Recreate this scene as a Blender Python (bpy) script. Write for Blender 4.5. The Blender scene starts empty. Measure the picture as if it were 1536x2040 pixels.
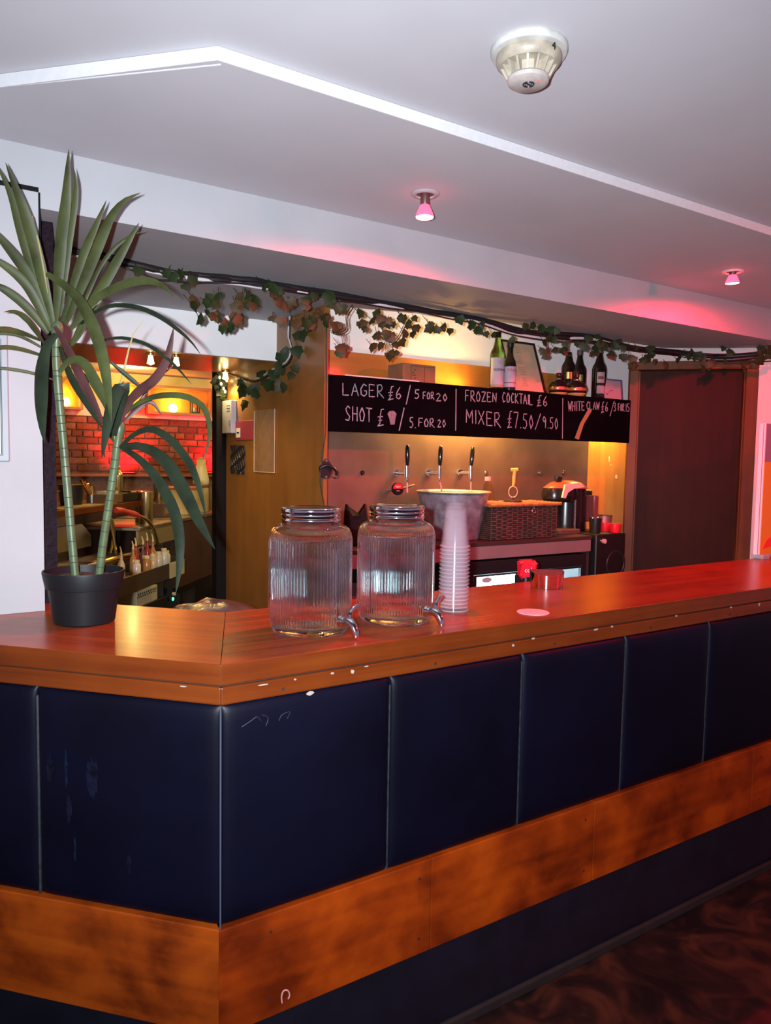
import bpy, math, random
from mathutils import Vector, Matrix
random.seed(11)
sc = bpy.context.scene
COL = sc.collection
pi = math.pi
# ---------------------------------------------------------------- camera
cam = bpy.data.objects.new('camera', bpy.data.cameras.new('camera')); COL.objects.link(cam)
yaw, pitch, roll = math.radians(57.003), math.radians(4.008), math.radians(-0.966)
fwd = Vector((math.cos(yaw)*math.cos(pitch), math.sin(yaw)*math.cos(pitch), -math.sin(pitch)))
rt = Vector((math.sin(yaw), -math.cos(yaw), 0)); dn = fwd.cross(rt)
r2 = rt*math.cos(roll) + dn*math.sin(roll); d2 = -rt*math.sin(roll) + dn*math.cos(roll)
cam.matrix_world = Matrix(((r2.x, -d2.x, -fwd.x, 0), (r2.y, -d2.y, -fwd.y, 0), (r2.z, -d2.z, -fwd.z, 1.567), (0, 0, 0, 1)))
cam.data.sensor_fit = 'VERTICAL'; cam.data.sensor_height = 36; cam.data.lens = 36*1488.7/2040
cam.data.clip_start = .02
sc.camera = cam
# ---------------------------------------------------------------- world, exposure, lights
wd = bpy.data.worlds.new('world'); sc.world = wd; wd.use_nodes = True
wd.node_tree.nodes['Background'].inputs[0].default_value = (.70, .47, .68, 1)
wd.node_tree.nodes['Background'].inputs[1].default_value = .30
sc.cycles.max_bounces = 40; sc.cycles.transmission_bounces = 40; sc.cycles.glossy_bounces = 8; sc.cycles.transparent_max_bounces = 96
sc.view_settings.view_transform = 'Standard'; sc.view_settings.look = 'None'
sc.view_settings.exposure = 0; sc.view_settings.gamma = 1; sc.view_settings.use_curve_mapping = False

def lamp(name, kind, loc, power, color, radius=.02, aim=None, angle=120, blend=.3, size=None):
    l = bpy.data.lights.new(name, kind); l.energy = power; l.color = color
    if kind == 'AREA':
        l.shape = 'RECTANGLE'; l.size, l.size_y = size
    else:
        l.shadow_soft_size = radius
    if kind == 'SPOT':
        l.spot_size = math.radians(angle); l.spot_blend = blend
    o = bpy.data.objects.new(name, l); COL.objects.link(o); o.location = loc
    if aim is not None:
        o.rotation_euler = (Vector(aim)-Vector(loc)).to_track_quat('-Z', 'Y').to_euler()
    return o

RED = (1, .012, .042)
WARM = (1, .55, .12)
# the phone's flash, a hand's breadth to the left of the lens
lamp('flash_light', 'SPOT', (-.055, .035, 1.59), 440, (.86, .93, 1), .012, aim=(.545-.055, .838+.035, 1.585), angle=112, blend=.95)
# unseen red lamp, added to redden the bar front and the floor
lamp('red_front_fill', 'SPOT', (3.7, .1, 2.40), 120, RED, .04, aim=(3.3, 1.3, .3), angle=150, blend=.6)

# ---------------------------------------------------------------- materials
def new_mat(name):
    m = bpy.data.materials.new(name); m.use_nodes = True
    return m, m.node_tree.nodes, m.node_tree.links, m.node_tree.nodes['Principled BSDF']
def M(name, c, rough=.5, metal=0, spec=.5, var=0, vs=8, bump=0, bs=60, emit=0, ec=None, coat=0, sub=None):
    m, n, l, b = new_mat(name)
    b.inputs['Base Color'].default_value = (*c, 1); b.inputs['Roughness'].default_value = rough
    b.inputs['Metallic'].default_value = metal; b.inputs['Specular IOR Level'].default_value = spec
    b.inputs['Coat Weight'].default_value = coat; b.inputs['Coat Roughness'].default_value = .12
    tc = n.new('ShaderNodeTexCoord')
    if var:
        t = n.new('ShaderNodeTexNoise'); t.inputs['Scale'].default_value = vs; t.inputs['Detail'].default_value = 6
        l.new(tc.outputs['Object'], t.inputs['Vector'])
        r = n.new('ShaderNodeValToRGB'); r.color_ramp.elements[0].position = .3; r.color_ramp.elements[1].position = .7
        r.color_ramp.elements[0].color = (*[v*(1-var) for v in c], 1)
        r.color_ramp.elements[1].color = (*[min(1, v*(1+var*.6)) for v in c], 1)
        l.new(t.outputs['Fac'], r.inputs['Fac']); l.new(r.outputs['Color'], b.inputs['Base Color'])
    if bump:
        t = n.new('ShaderNodeTexNoise'); t.inputs['Scale'].default_value = bs; t.inputs['Detail'].default_value = 4
        l.new(tc.outputs['Object'], t.inputs['Vector'])
        u = n.new('ShaderNodeBump'); u.inputs['Strength'].default_value = bump; u.inputs['Distance'].default_value = .004
        l.new(t.outputs['Fac'], u.inputs['Height']); l.new(u.outputs['Normal'], b.inputs['Normal'])
    if emit:
        b.inputs['Emission Color'].default_value = (*(ec or c), 1); b.inputs['Emission Strength'].default_value = emit
    return m
def WOOD(name, dark, mid, light, axis=0, scale=1, rough=.3, coat=.3, blotch=.5, rot=0, fine=34, spec=.5):
    m, n, l, b = new_mat(name)
    tc = n.new('ShaderNodeTexCoord'); mp = n.new('ShaderNodeMapping'); mp.inputs['Rotation'].default_value = (0, 0, rot)
    l.new(tc.outputs['Object'], mp.inputs['Vector'])
    m2 = n.new('ShaderNodeMapping'); s = [fine*scale]*3; s[axis] = 1.6*scale; m2.inputs['Scale'].default_value = s
    l.new(mp.outputs['Vector'], m2.inputs['Vector'])
    g = n.new('ShaderNodeTexNoise'); g.inputs['Scale'].default_value = 1; g.inputs['Detail'].default_value = 7; g.inputs['Distortion'].default_value = .4
    l.new(m2.outputs['Vector'], g.inputs['Vector'])
    m3 = n.new('ShaderNodeMapping'); s = [8*scale]*3; s[axis] = 7*scale; m3.inputs['Scale'].default_value = s
    l.new(mp.outputs['Vector'], m3.inputs['Vector'])
    g2 = n.new('ShaderNodeTexNoise'); g2.inputs['Scale'].default_value = 1; g2.inputs['Detail'].default_value = 5; g2.inputs['Distortion'].default_value = .25
    l.new(m3.outputs['Vector'], g2.inputs['Vector'])
    mx = n.new('ShaderNodeMix'); mx.data_type = 'FLOAT'; mx.inputs['Factor'].default_value = blotch
    l.new(g.outputs['Fac'], mx.inputs['A']); l.new(g2.outputs['Fac'], mx.inputs['B'])
    r = n.new('ShaderNodeValToRGB'); e = r.color_ramp.elements
    e[0].position = .32; e[0].color = (*dark, 1); e[1].position = .66; e[1].color = (*light, 1)
    k = e.new(.5); k.color = (*mid, 1)
    l.new(mx.outputs['Result'], r.inputs['Fac']); l.new(r.outputs['Color'], b.inputs['Base Color'])
    b.inputs['Roughness'].default_value = rough; b.inputs['Coat Weight'].default_value = coat; b.inputs['Coat Roughness'].default_value = .1
    b.inputs['Specular IOR Level'].default_value = spec
    u = n.new('ShaderNodeBump'); u.inputs['Strength'].default_value = .12; u.inputs['Distance'].default_value = .002
    l.new(g.outputs['Fac'], u.inputs['Height']); l.new(u.outputs['Normal'], b.inputs['Normal'])
    return m
def GLASS(name, c=(1, 1, 1), ior=1.45, rough=0.0):
    m, n, l, b = new_mat(name)
    b.inputs['Base Color'].default_value = (*c, 1); b.inputs['Transmission Weight'].default_value = 1
    b.inputs['IOR'].default_value = ior; b.inputs['Roughness'].default_value = rough
    return m

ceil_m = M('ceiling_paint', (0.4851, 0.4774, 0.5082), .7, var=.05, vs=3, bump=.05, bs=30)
farwhite_m = M('far_white_lifted', (.93, .93, .94), .6, var=.03, vs=5, bump=.1, bs=25)  # far whites coloured lighter to make up for the flash falling off
white_m = M('white_wall_paint', (0.355, 0.363, 0.385), .6, var=.06, vs=5, bump=.12, bs=25)  # same white, darkened for surfaces close to the flash
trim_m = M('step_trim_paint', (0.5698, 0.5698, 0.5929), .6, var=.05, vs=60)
cream_m = M('cream_wall_paint', (.78, .62, .40), .7, var=.08, vs=5)
pink_m = M('pink_white_paint', (.76, .60, .60), .7, var=.06, vs=6)
yellow_m = M('yellow_wall_paint', (.72, .58, .26), .7, var=.1, vs=4)
top_m = WOOD('countertop_wood', (0.1309, 0.01694, 0.00539), (0.231, 0.0308, 0.0077), (0.2849, 0.0462, 0.01001), 0, 1, .26, .03, .35, spec=.2)
top_l = WOOD('countertop_wing_wood', (0.1309, 0.02002, 0.00539), (0.2387, 0.04235, 0.00924), (0.2926, 0.06545, 0.01309), 0, 1, .28, .03, .35, spec=.22, rot=-math.radians(132.87))
edge_m = WOOD('counter_edge_wood', (0.088, 0.0155, 0.0021), (0.122, 0.0225, 0.0026), (0.147, 0.030, 0.0038), 0, 1, .36, .05, .4, spec=.3)
edge_l = WOOD('counter_edge_wing_wood', (0.088, 0.0155, 0.0021), (0.122, 0.0225, 0.0026), (0.147, 0.030, 0.0038), 0, 1, .36, .05, .4, spec=.3, rot=-math.radians(132.87))
band_m = WOOD('band_wood', (0.095, 0.011, 0.0014), (0.21, 0.027, 0.0020), (0.33, 0.050, 0.0028), 0, .8, .4, .02, .7, fine=22, spec=.2)
band_l = WOOD('band_wing_wood', (.095, .013, .002), (.25, .040, .0035), (.35, .066, .0045), 0, .8, .4, .02, .66, rot=-math.radians(132.87), fine=22, spec=.2)
groove_m = M('dark_groove', (.03, .008, .003), .7)
navy_m = M('plinth_navy_paint', (0.00462, 0.00539, 0.01232), .42, var=.35, vs=9, bump=.1, bs=20)
pill_m = WOOD('pillar_plywood', (0.1925, 0.07546, 0.0154), (0.2387, 0.09625, 0.02002), (0.2772, 0.1155, 0.02464), 2, .5, .42, .15, .5, fine=18)
shelf_m = WOOD('shelf_back_wood', (.28, .10, .02), (.40, .15, .028), (.48, .20, .04), 0, .6, .4, .15, .5)
orange_m = WOOD('orange_panel_wood', (.46, .17, .03), (.58, .24, .045), (.64, .29, .06), 2, .6, .4, .15, .5)
door_m = WOOD('door_dark_wood', (0.02156, 0.00462, 0.00308), (0.02926, 0.00616, 0.00385), (0.03619, 0.0077, 0.00462), 2, .5, .55, 0, .5, spec=.12)
frame_m = WOOD('door_frame_wood', (0.075, 0.020, 0.0045), (0.11, 0.032, 0.0065), (0.13, 0.042, 0.0085), 2, .8, .5, .0, .5, spec=.25)
rail_m = M('pinkish_steel', (.36, .27, .27), .4, .5, var=.12, vs=5)
steel_m = M('brushed_steel', (.20, .125, .105), .42, .5, var=.25, vs=5, bump=.05, bs=30)
steel2_m = M('worn_steel', (.50, .45, .40), .35, 1, var=.3, vs=9)
chrome_m = M('chrome', (.86, .86, .88), .07, 1)
zinc_m = M('galvanised_zinc', (.30, .31, .37), .4, .45, var=.45, vs=22)
black_m = M('black_plastic', (.012, .012, .014), .35)
blackmatt_m = M('matt_black', (.005, .005, .006), .7, spec=.15)
board_m = M('blackboard', (.0022, .0022, .0034), .85, var=.4, vs=6, spec=.03)
chalk_m = M('chalk', (.27, .29, .34), .9, var=.25, vs=120)
tape_m = M('brown_tape', (.26, .20, .10), .6, spec=.2)
paper_m = M('paper', (.72, .66, .58), .8, var=.06, vs=12)
kraft_m = M('cardboard', (.22, .12, .055), .8, var=.15, vs=14)
grey_m = M('grey_paint', (0.2772, 0.308, 0.3388), .45, var=.08, vs=10)
pot_m = M('pot_black_plastic', (.007, .007, .009), .5, spec=.22, bump=.04, bs=90)
soil_m = M('soil', (.03, .02, .014), .95, var=.6, vs=60, bump=.8, bs=120)
leafg_m = M('leaf_green', (.046, .055, .016), .5, spec=.28, var=.45, vs=14)
leafd_m = M('leaf_dark_green', (.014, .022, .011), .5, spec=.25, var=.4, vs=16)
leafr_m = M('leaf_reddish', (0.06545, 0.02156, 0.02156), .45, var=.45, vs=14)
leafy_m = M('leaf_straw', (.30, .24, .09), .6)
cane_m = M('cane_green', (.070, .105, .045), .42, var=.3, vs=18)
ring_m = M('cane_ring', (.035, .045, .025), .6)
ivy_m = M('ivy_green', (.020, .034, .010), .55, spec=.25, var=.5, vs=30)
ivy2_m = M('ivy_brown_green', (.030, .040, .013), .55, spec=.25, var=.5, vs=30)
wire_m = M('black_cable', (.010, .009, .010), .45)
wirew_m = M('white_cable', (.62, .58, .60), .45)
red_m = M('red_plastic', (.55, .015, .02), .35)
maroon_m = M('maroon_card', (.30, .03, .06), .5)
GL = GLASS('clear_glass', (.97, .985, .985))
WATER = GLASS('water', (.97, .985, 1), 1.333)
PLAS = M('clear_cup_plastic', (.52, .40, .47), .14, spec=.8); PLAS.node_tree.nodes['Principled BSDF'].inputs['Alpha'].default_value = .04
PLASR = M('cup_rim_plastic', (.60, .46, .54), .14, spec=.8); PLASR.node_tree.nodes['Principled BSDF'].inputs['Alpha'].default_value = .30
GREENG = GLASS('green_glass', (.30, .62, .12), 1.45)
DARKG = M('dark_bottle_glass', (.010, .006, .006), .07, spec=.7)
gold_m = M('gold_band', (.62, .42, .14), .3, .9)
brass_m = M('brassy_steel', (.74, .62, .34), .22, 1)
for m_ in (band_m, band_l):
    for nd in m_.node_tree.nodes:
        if nd.type == 'VALTORGB': nd.color_ramp.elements[0].position = .36; nd.color_ramp.elements[2].position = .64
# ---------------------------------------------------------------- mesh helpers: a shape is (verts, faces)
def join(*ss):
    V, F = [], []
    for v, f in ss:
        k = len(V); V += list(v); F += [tuple(i+k for i in q) for q in f]
    return V, F
def box(x0, x1, y0, y1, z0, z1):
    return ([(x0, y0, z0), (x1, y0, z0), (x1, y1, z0), (x0, y1, z0), (x0, y0, z1), (x1, y0, z1), (x1, y1, z1), (x0, y1, z1)],
            [(3, 2, 1, 0), (4, 5, 6, 7), (0, 1, 5, 4), (1, 2, 6, 5), (2, 3, 7, 6), (3, 0, 4, 7)])
def bbox(x0, x1, y0, y1, z0, z1, b=.003):          # box with chamfered edges
    V = []; F = []
    xs, ys, zs = (x0, x1), (y0, y1), (z0, z1)
    idx = {}
    for i in (0, 1):
        for j in (0, 1):
            for k in (0, 1):
                for a in range(3):
                    p = [xs[i], ys[j], zs[k]]
                    s = [1 if t == 0 else -1 for t in (i, j, k)]
                    for c in range(3):
                        if c != a: p[c] += s[c]*b
                    idx[(i, j, k, a)] = len(V); V.append(tuple(p))
    def q(*ks): F.append(tuple(idx[k] for k in ks))
    for a in range(3):
        b1, c1 = [(1, 2), (0, 2), (0, 1)][a]
        for s in (0, 1):
            ks = []
            for u, w in ((0, 0), (1, 0), (1, 1), (0, 1)):
                t = [0, 0, 0]; t[a] = s; t[b1] = u; t[c1] = w; ks.append((*t, a))
            q(*(ks if (s == 1) != (a == 1) else ks[::-1]))
    for a in range(3):                              # edges along axis a, between the two other axes
        b1, c1 = [x for x in range(3) if x != a]
        for u in (0, 1):
            for w in (0, 1):
                t0 = [0]*3; t1 = [0]*3
                t0[a] = 0; t1[a] = 1; t0[b1] = t1[b1] = u; t0[c1] = t1[c1] = w
                q((*t0, b1), (*t1, b1), (*t1, c1), (*t0, c1))
    for i in (0, 1):
        for j in (0, 1):
            for k in (0, 1):
                q((i, j, k, 0), (i, j, k, 1), (i, j, k, 2))
    return V, F
def prism(poly, z0, z1):
    n = len(poly)
    V = [(x, y, z0) for x, y in poly]+[(x, y, z1) for x, y in poly]
    F = [tuple(range(n-1, -1, -1)), tuple(range(n, 2*n))]+[(i, (i+1) % n, n+(i+1) % n, n+i) for i in range(n)]
    return V, F
def lathe(prof, n=32, c=(0, 0, 0), close=False, rip=None):
    V = []; F = []
    for r, z in prof:
        for i in range(n):
            a = 2*pi*i/n; rr = r if not rip else r+rip(r, z, a)
            V.append((c[0]+rr*math.cos(a), c[1]+rr*math.sin(a), c[2]+z))
    m = len(prof)
    for j in range(m-1 if not close else m):
        for i in range(n):
            a = j*n+i; b = j*n+(i+1) % n; k = (j+1) % m
            F.append((a, b, k*n+(i+1) % n, k*n+i))
    if not close:
        if prof[0][0] > 1e-6: F.append(tuple(range(n-1, -1, -1)))
        if prof[-1][0] > 1e-6: F.append(tuple((m-1)*n+i for i in range(n)))
    return V, F
def frames(P):
    P = [Vector(p) for p in P]; T = []
    for i in range(len(P)):
        t = P[min(i+1, len(P)-1)]-P[max(i-1, 0)]; T.append(t.normalized() if t.length > 1e-9 else Vector((0, 0, 1)))
    u = T[0].orthogonal().normalized(); out = []
    for p, t in zip(P, T):
        u = (u-t*u.dot(t)); u = u.normalized() if u.length > 1e-6 else t.orthogonal().normalized()
        out.append((p, u, t.cross(u)))
    return out
def tube(P, r, n=8):
    V = []; F = []; fr = frames(P); R = r if isinstance(r, (list, tuple)) else [r]*len(P)
    for (p, u, v), q in zip(fr, R):
        for i in range(n):
            a = 2*pi*i/n; V.append(tuple(p+(u*math.cos(a)+v*math.sin(a))*q))
    for j in range(len(P)-1):
        for i in range(n):
            F.append((j*n+i, j*n+(i+1) % n, (j+1)*n+(i+1) % n, (j+1)*n+i))
    F.append(tuple(range(n-1, -1, -1))); F.append(tuple((len(P)-1)*n+i for i in range(n)))
    return V, F
def rod(a, b, r, n=12, r2=None): return tube([a, b], [r, r if r2 is None else r2], n)
def torus(c, R, r, axis=(0, 0, 1), n=24, k=8):
    ax = Vector(axis).normalized(); u = ax.orthogonal().normalized(); v = ax.cross(u); V = []; F = []
    for i in range(n):
        a = 2*pi*i/n; d = u*math.cos(a)+v*math.sin(a)
        for j in range(k):
            b = 2*pi*j/k; V.append(tuple(Vector(c)+d*(R+r*math.cos(b))+ax*r*math.sin(b)))
    for i in range(n):
        for j in range(k):
            F.append((i*k+j, ((i+1) % n)*k+j, ((i+1) % n)*k+(j+1) % k, i*k+(j+1) % k))
    return V, F
def xf(s, mat): return [tuple(mat @ Vector(v)) for v in s[0]], s[1]
def rotz(s, a, c=(0, 0, 0)): return xf(s, Matrix.Translation(c) @ Matrix.Rotation(a, 4, 'Z') @ Matrix.Translation(-Vector(c)))
def spline(P, n):
    P = [Vector(p) for p in P]; k = len(P); out = []
    for s in range(n):
        t = s*(k-1)/(n-1); i = min(int(t), k-2); u = t-i
        a, b, c, d = P[max(i-1, 0)], P[i], P[i+1], P[min(i+2, k-1)]
        out.append(.5*(2*b+(c-a)*u+(2*a-5*b+4*c-d)*u*u+(3*b-a-3*c+d)*u**3))
    return out

def mesh(shape, smooth=None):
    me = bpy.data.meshes.new('mesh'); me.from_pydata([tuple(v) for v in shape[0]], [], [tuple(f) for f in shape[1]])
    me.validate(); me.update()
    if smooth:
        for p in me.polygons: p.use_smooth = True
        if smooth is not True and smooth < 3:
            me.set_sharp_from_angle(angle=smooth)
    return me
def empty(name, loc, rz=0):
    o = bpy.data.objects.new(name, None); COL.objects.link(o); o.location = loc; o.rotation_euler = (0, 0, rz); o.empty_display_size = .05
    return o
SM = math.radians(38)
def obj(name, shape, mat, parent=None, smooth=SM, local=False):
    """a mesh object; world coordinates are taken back to the parent's frame unless local is set"""
    if parent is not None and not local:
        base = Vector((0, 0, 0)); p = parent; ch = []
        while p is not None: ch.append(p); p = p.parent
        m = Matrix.Identity(4)
        for p in reversed(ch): m = m @ Matrix.LocRotScale(p.location, p.rotation_euler, p.scale)
        shape = xf(shape, m.inverted())
    o = bpy.data.objects.new(name, mesh(shape, smooth)); COL.objects.link(o)
    if mat: o.data.materials.append(mat)
    if parent is not None: o.parent = parent
    return o
def tag(o, label, cat, group=None):
    o['label'] = label; o['category'] = cat
    if group: o['group'] = group
    return o
def thing(name, label, cat, loc=(0, 0, 0), rz=0, group=None): return tag(empty(name, loc, rz), label, cat, group)
def struct(name, shape, mat, label=None, smooth=None):
    o = obj(name, shape, mat, smooth=smooth); o['kind'] = 'structure'
    if label: o['label'] = label
    return o
def recenter(o):
    """put a single-mesh thing's origin at its base"""
    vs = [v.co.copy() for v in o.data.vertices]
    c = Vector(((min(v.x for v in vs)+max(v.x for v in vs))/2, (min(v.y for v in vs)+max(v.y for v in vs))/2, min(v.z for v in vs)))
    for v in o.data.vertices: v.co -= c
    o.location = c
    return o
def text_shape(txt, size, depth=.0006):
    cu = bpy.data.curves.new('t', 'FONT'); cu.body = txt; cu.size = size; cu.extrude = depth; cu.align_x = 'CENTER'; cu.align_y = 'CENTER'; cu.resolution_u = 2
    o = bpy.data.objects.new('t', cu); COL.objects.link(o)
    dg = bpy.context.evaluated_depsgraph_get(); dg.update()
    me = bpy.data.meshes.new_from_object(o.evaluated_get(dg))
    s = ([tuple(v.co) for v in me.vertices], [tuple(p.vertices) for p in me.polygons])
    bpy.data.objects.remove(o); bpy.data.meshes.remove(me); bpy.data.curves.remove(cu)
    return s
def facing(s, loc, ang):
    """stand a flat text (in xy) upright at loc, its front turned to the horizontal direction ang"""
    m = Matrix.Translation(loc) @ Matrix.Rotation(ang+pi/2, 4, 'Z') @ Matrix.Rotation(pi/2, 4, 'X')
    return xf(s, m)
def wrap_text(s, c, r, z, ang):
    """bend flat text round an upright cylinder"""
    V = []
    for x, y, d in s[0]:
        a = ang+x/r; V.append((c[0]+(r+.0006+d)*math.cos(a), c[1]+(r+.0006+d)*math.sin(a), z+y))
    return V, s[1]
def wrap_label(c, r, z0, z1, a0, a1, n=12, t=.0006):
    V = []; F = []
    for i in range(n+1):
        a = a0+(a1-a0)*i/n
        for z in (z0, z1):
            V.append((c[0]+(r+t)*math.cos(a), c[1]+(r+t)*math.sin(a), z))
        for z in (z0, z1):
            V.append((c[0]+(r-t*.3)*math.cos(a), c[1]+(r-t*.3)*math.sin(a), z))
    for i in range(n):
        k = 4*i
        F += [(k, k+4, k+5, k+1), (k+2, k+3, k+7, k+6), (k, k+2, k+6, k+4), (k+1, k+5, k+7, k+3)]
    F += [(0, 1, 3, 2), (4*n, 4*n+2, 4*n+3, 4*n+1)]
    return V, F
CAMA = math.radians(57.003)+pi                      # horizontal direction from the scene towards the guest side
# ---------------------------------------------------------------- setting
ZF = -.06; ZC = 2.470; ZS = 2.442
fl_m, n, l, b = new_mat('floor_patterned_dark')
tc = n.new('ShaderNodeTexCoord'); v1 = n.new('ShaderNodeTexNoise'); v1.inputs['Scale'].default_value = 5; v1.inputs['Detail'].default_value = 8; v1.inputs['Distortion'].default_value = 1.6
l.new(tc.outputs['Object'], v1.inputs['Vector']); r = n.new('ShaderNodeValToRGB'); e = r.color_ramp.elements
e[0].position = .38; e[0].color = (.002, .0015, .0015, 1); e[1].position = .68; e[1].color = (.070, .018, .008, 1); k = e.new(.5); k.color = (.016, .005, .003, 1)
l.new(v1.outputs['Fac'], r.inputs['Fac']); l.new(r.outputs['Color'], b.inputs['Base Color']); b.inputs['Roughness'].default_value = .5
struct('floor', box(-2.5, 7, -2.5, 9.2, ZF-.1, ZF), fl_m, 'dark red-brown patterned floor in front of the bar')
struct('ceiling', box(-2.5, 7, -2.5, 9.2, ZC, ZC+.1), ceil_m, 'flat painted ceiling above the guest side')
Lx, Ly = math.cos(math.radians(132.87)), math.sin(math.radians(132.87))
def wing(t, d=0): return (.594+Lx*t+Ly*d, 1.584+Ly*t-Lx*d)   # along the left wing; d inwards
so = [(.61, 1.65), (5.6, 1.65), (5.6, 2.41), (.61+Lx*1.04, 2.41)]
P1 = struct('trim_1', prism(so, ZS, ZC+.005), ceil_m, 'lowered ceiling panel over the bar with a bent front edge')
# pale step face along the two straight runs
st = .004
sa = Vector((.61, 1.65)); sb = Vector((5.6, 1.65)); sd = Vector((.61+Lx*1.04, 1.65+Ly*1.04)); nrm = Vector((-Ly, Lx))
struct('trim_2', join(prism([(sa.x-.0017, sa.y-st), (sb.x, sb.y-st), (sb.x, sb.y), (sa.x, sa.y)], ZS-.003, ZC-.001),
       prism([(sa.x-.0017, sa.y-st), (sa.x, sa.y), (sd.x, sd.y), (sd.x+nrm.x*st, sd.y+nrm.y*st)], ZS-.003, ZC-.001)), trim_m, 'white speckled step trim round the lowered ceiling')
# beam: front face y 2.40, underside z 2.272
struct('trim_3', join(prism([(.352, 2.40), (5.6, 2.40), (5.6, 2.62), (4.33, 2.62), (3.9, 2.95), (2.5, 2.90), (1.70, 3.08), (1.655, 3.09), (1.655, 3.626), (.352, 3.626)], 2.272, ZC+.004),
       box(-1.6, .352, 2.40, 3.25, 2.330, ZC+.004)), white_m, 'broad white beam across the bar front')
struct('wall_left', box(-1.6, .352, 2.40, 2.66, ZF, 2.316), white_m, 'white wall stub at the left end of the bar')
struct('trim_4', join(box(-1.6, .3526, 2.402, 2.66, 2.316, 2.331), box(.3505, .356, 2.399, 2.41, 2.05, 2.316)), blackmatt_m, 'black open joint above the white wall stub')
glit_m = M('dark_glitter_column', (.010, .004, .009), .6, spec=.1, var=.8, vs=90, bump=.5, bs=70)
struct('trim_5', box(.352, .408, 2.52, 2.66, 1.1, 2.272), glit_m, 'dark glittery post behind the white wall stub')
# bulkhead over the passage into the back room
struct('trim_6', box(-.6, 1.662, 3.628, 3.66, 2.070, ZC+.003), farwhite_m, 'white bulkhead over the opening to the back room')
sofw_m = WOOD('soffit_wood', (.22, .07, .015), (.32, .11, .02), (.38, .14, .03), 0, .6, .3, .3, .5)
struct('trim_7', box(-.6, 1.662, 3.63, 4.36, 2.072, 2.10), sofw_m, 'brown wooden soffit under the bulkhead')
struct('wall_pillar', box(1.662, 1.682, 3.1, 4.36, ZF, ZC+.002), pill_m, 'wide plywood wall panel beside the chalk menu')
struct('trim_8', box(1.60, 1.665, 4.345, 4.42, ZF, 2.10), blackmatt_m, 'black upright at the far edge of the plywood panel')
# rear wall behind the taps
YR = 3.45
struct('wall_rear', box(1.683, 4.4, YR, YR+.08, ZF, ZC+.003), farwhite_m, 'white wall above the chalk menu')
struct('trim_9', box(1.684, 3.6183, YR-.018, YR+.002, 1.93, 2.1267), shelf_m, 'brown wooden strip along the wall above the chalk menu')
P10 = struct('trim_10', box(1.684, 3.8269, YR-.010, YR+.002, .9, 1.94), steel_m, 'stainless steel splashback behind the taps')
P11 = struct('trim_11', box(3.8269, 4.38, YR-.012, YR+.002, .3, 1.94), orange_m, 'orange brown wooden panel right of the splashback')
# angled wall on the right with the door
dw = (3.836, 3.12); da = math.atan2(-.733, .680)
wr = empty('wall_right', (dw[0], dw[1], 0), da); wr['kind'] = 'structure'; wr['label'] = 'angled wall on the right holding the brown door'
obj('wall_panel', join(box(.70, 2.6, 0, .08, ZF, ZC), box(-.02, .70, 0, .08, 2.19, ZC)), pink_m, wr, local=True, smooth=None)
dr = empty('door_1', (dw[0], dw[1], ZF), da); dr['kind'] = 'structure'; dr['label'] = 'plain dark brown door in a reddish wooden frame'
obj('door_leaf', box(.035, .665, .05, .09, 0, 2.215), door_m, dr, local=True, smooth=None)
for x0, x1 in ((-.012, .045), (.655, .725)):
    obj('door_jamb', join(bbox(x0, x1, -.018, .09, 0, 2.207, .004), box(x0+(.05 if x0 < 0 else -.008), x1+(.008 if x0 < 0 else -.062), -.004, .07, 0, 2.2)), frame_m, dr, local=True, smooth=None)
obj('door_head', bbox(-.012, .725, -.018, .09, 2.207, 2.258, .004), frame_m, dr, local=True, smooth=None)
# ---- back room
YB = 8.6
bw = empty('wall_back', (2, YB, 0)); bw['kind'] = 'structure'; bw['label'] = 'brick and plaster wall at the far end of the back room'
mortar_m = M('mortar', (.22, .12, .10), .9, var=.3, vs=20)
obj('mortar_bed', box(-.6, 4.2, YB, YB+.1, ZF, 2.0), mortar_m, bw, smooth=None)
ZBK = 1.9862
obj('upper_plaster', box(-.6, 4.2, YB-.016, YB+.1, ZBK, ZBK+.18), pink_m, bw, smooth=None)
obj('yellow_plaster', box(-.6, 4.2, YB-.012, YB+.1, ZBK+.18, 2.62), yellow_m, bw, smooth=None)
obj('ledge', bbox(-.6, 4.2, YB-.09, YB, 1.33, 1.355, .004), M('ledge_wood', (.34, .10, .05), .5), bw, smooth=None)
brick_ms = [M('brick_%s' % k, c, .85, var=.35, vs=30, bump=.4, bs=60) for k, c in (('red', (.20, .055, .040)), ('brown', (.14, .040, .030)), ('pale', (.25, .085, .065)))]
bme = [mesh(bbox(-.104, .104, -.018, .02, -.0325, .0325, .004)) for _ in range(3)]
bhe = [mesh(bbox(-.049, .049, -.018, .02, -.0325, .0325, .004)) for _ in range(3)]
for k in range(3): bme[k].materials.append(brick_ms[k]); bhe[k].materials.append(brick_ms[k])
nb = 0
z = ZBK-.040; row = 0
while z > 1.36:
    x = 1.15+(.11 if row % 2 else 0); hd = row % 3 == 2
    while x < 3.3 and nb < 300:
        w = .112 if hd else .222
        o = bpy.data.objects.new('brick', random.choice(bhe if hd else bme)); COL.objects.link(o); o.parent = bw
        o.location = (x-2+random.uniform(-.002, .002), random.uniform(-.005, .004), z+random.uniform(-.002, .002)); x += w; nb += 1
    z -= .075; row += 1
struct('wall_side', box(-.7, -.6, 2.67, 8.59, ZF, ZC-.001), white_m)
struct('wall_side', box(4.3, 4.4, 3.54, 8.59, ZF, ZC-.001), white_m)
ra, rb = (0.2238,2.0668,2.4420), (0.6223,1.6648,2.4420)
obj('paint_ridge', tube([(ra[0], ra[1], ZS), (rb[0], rb[1], ZS)], .0022, 6), trim_m, P1)
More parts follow.
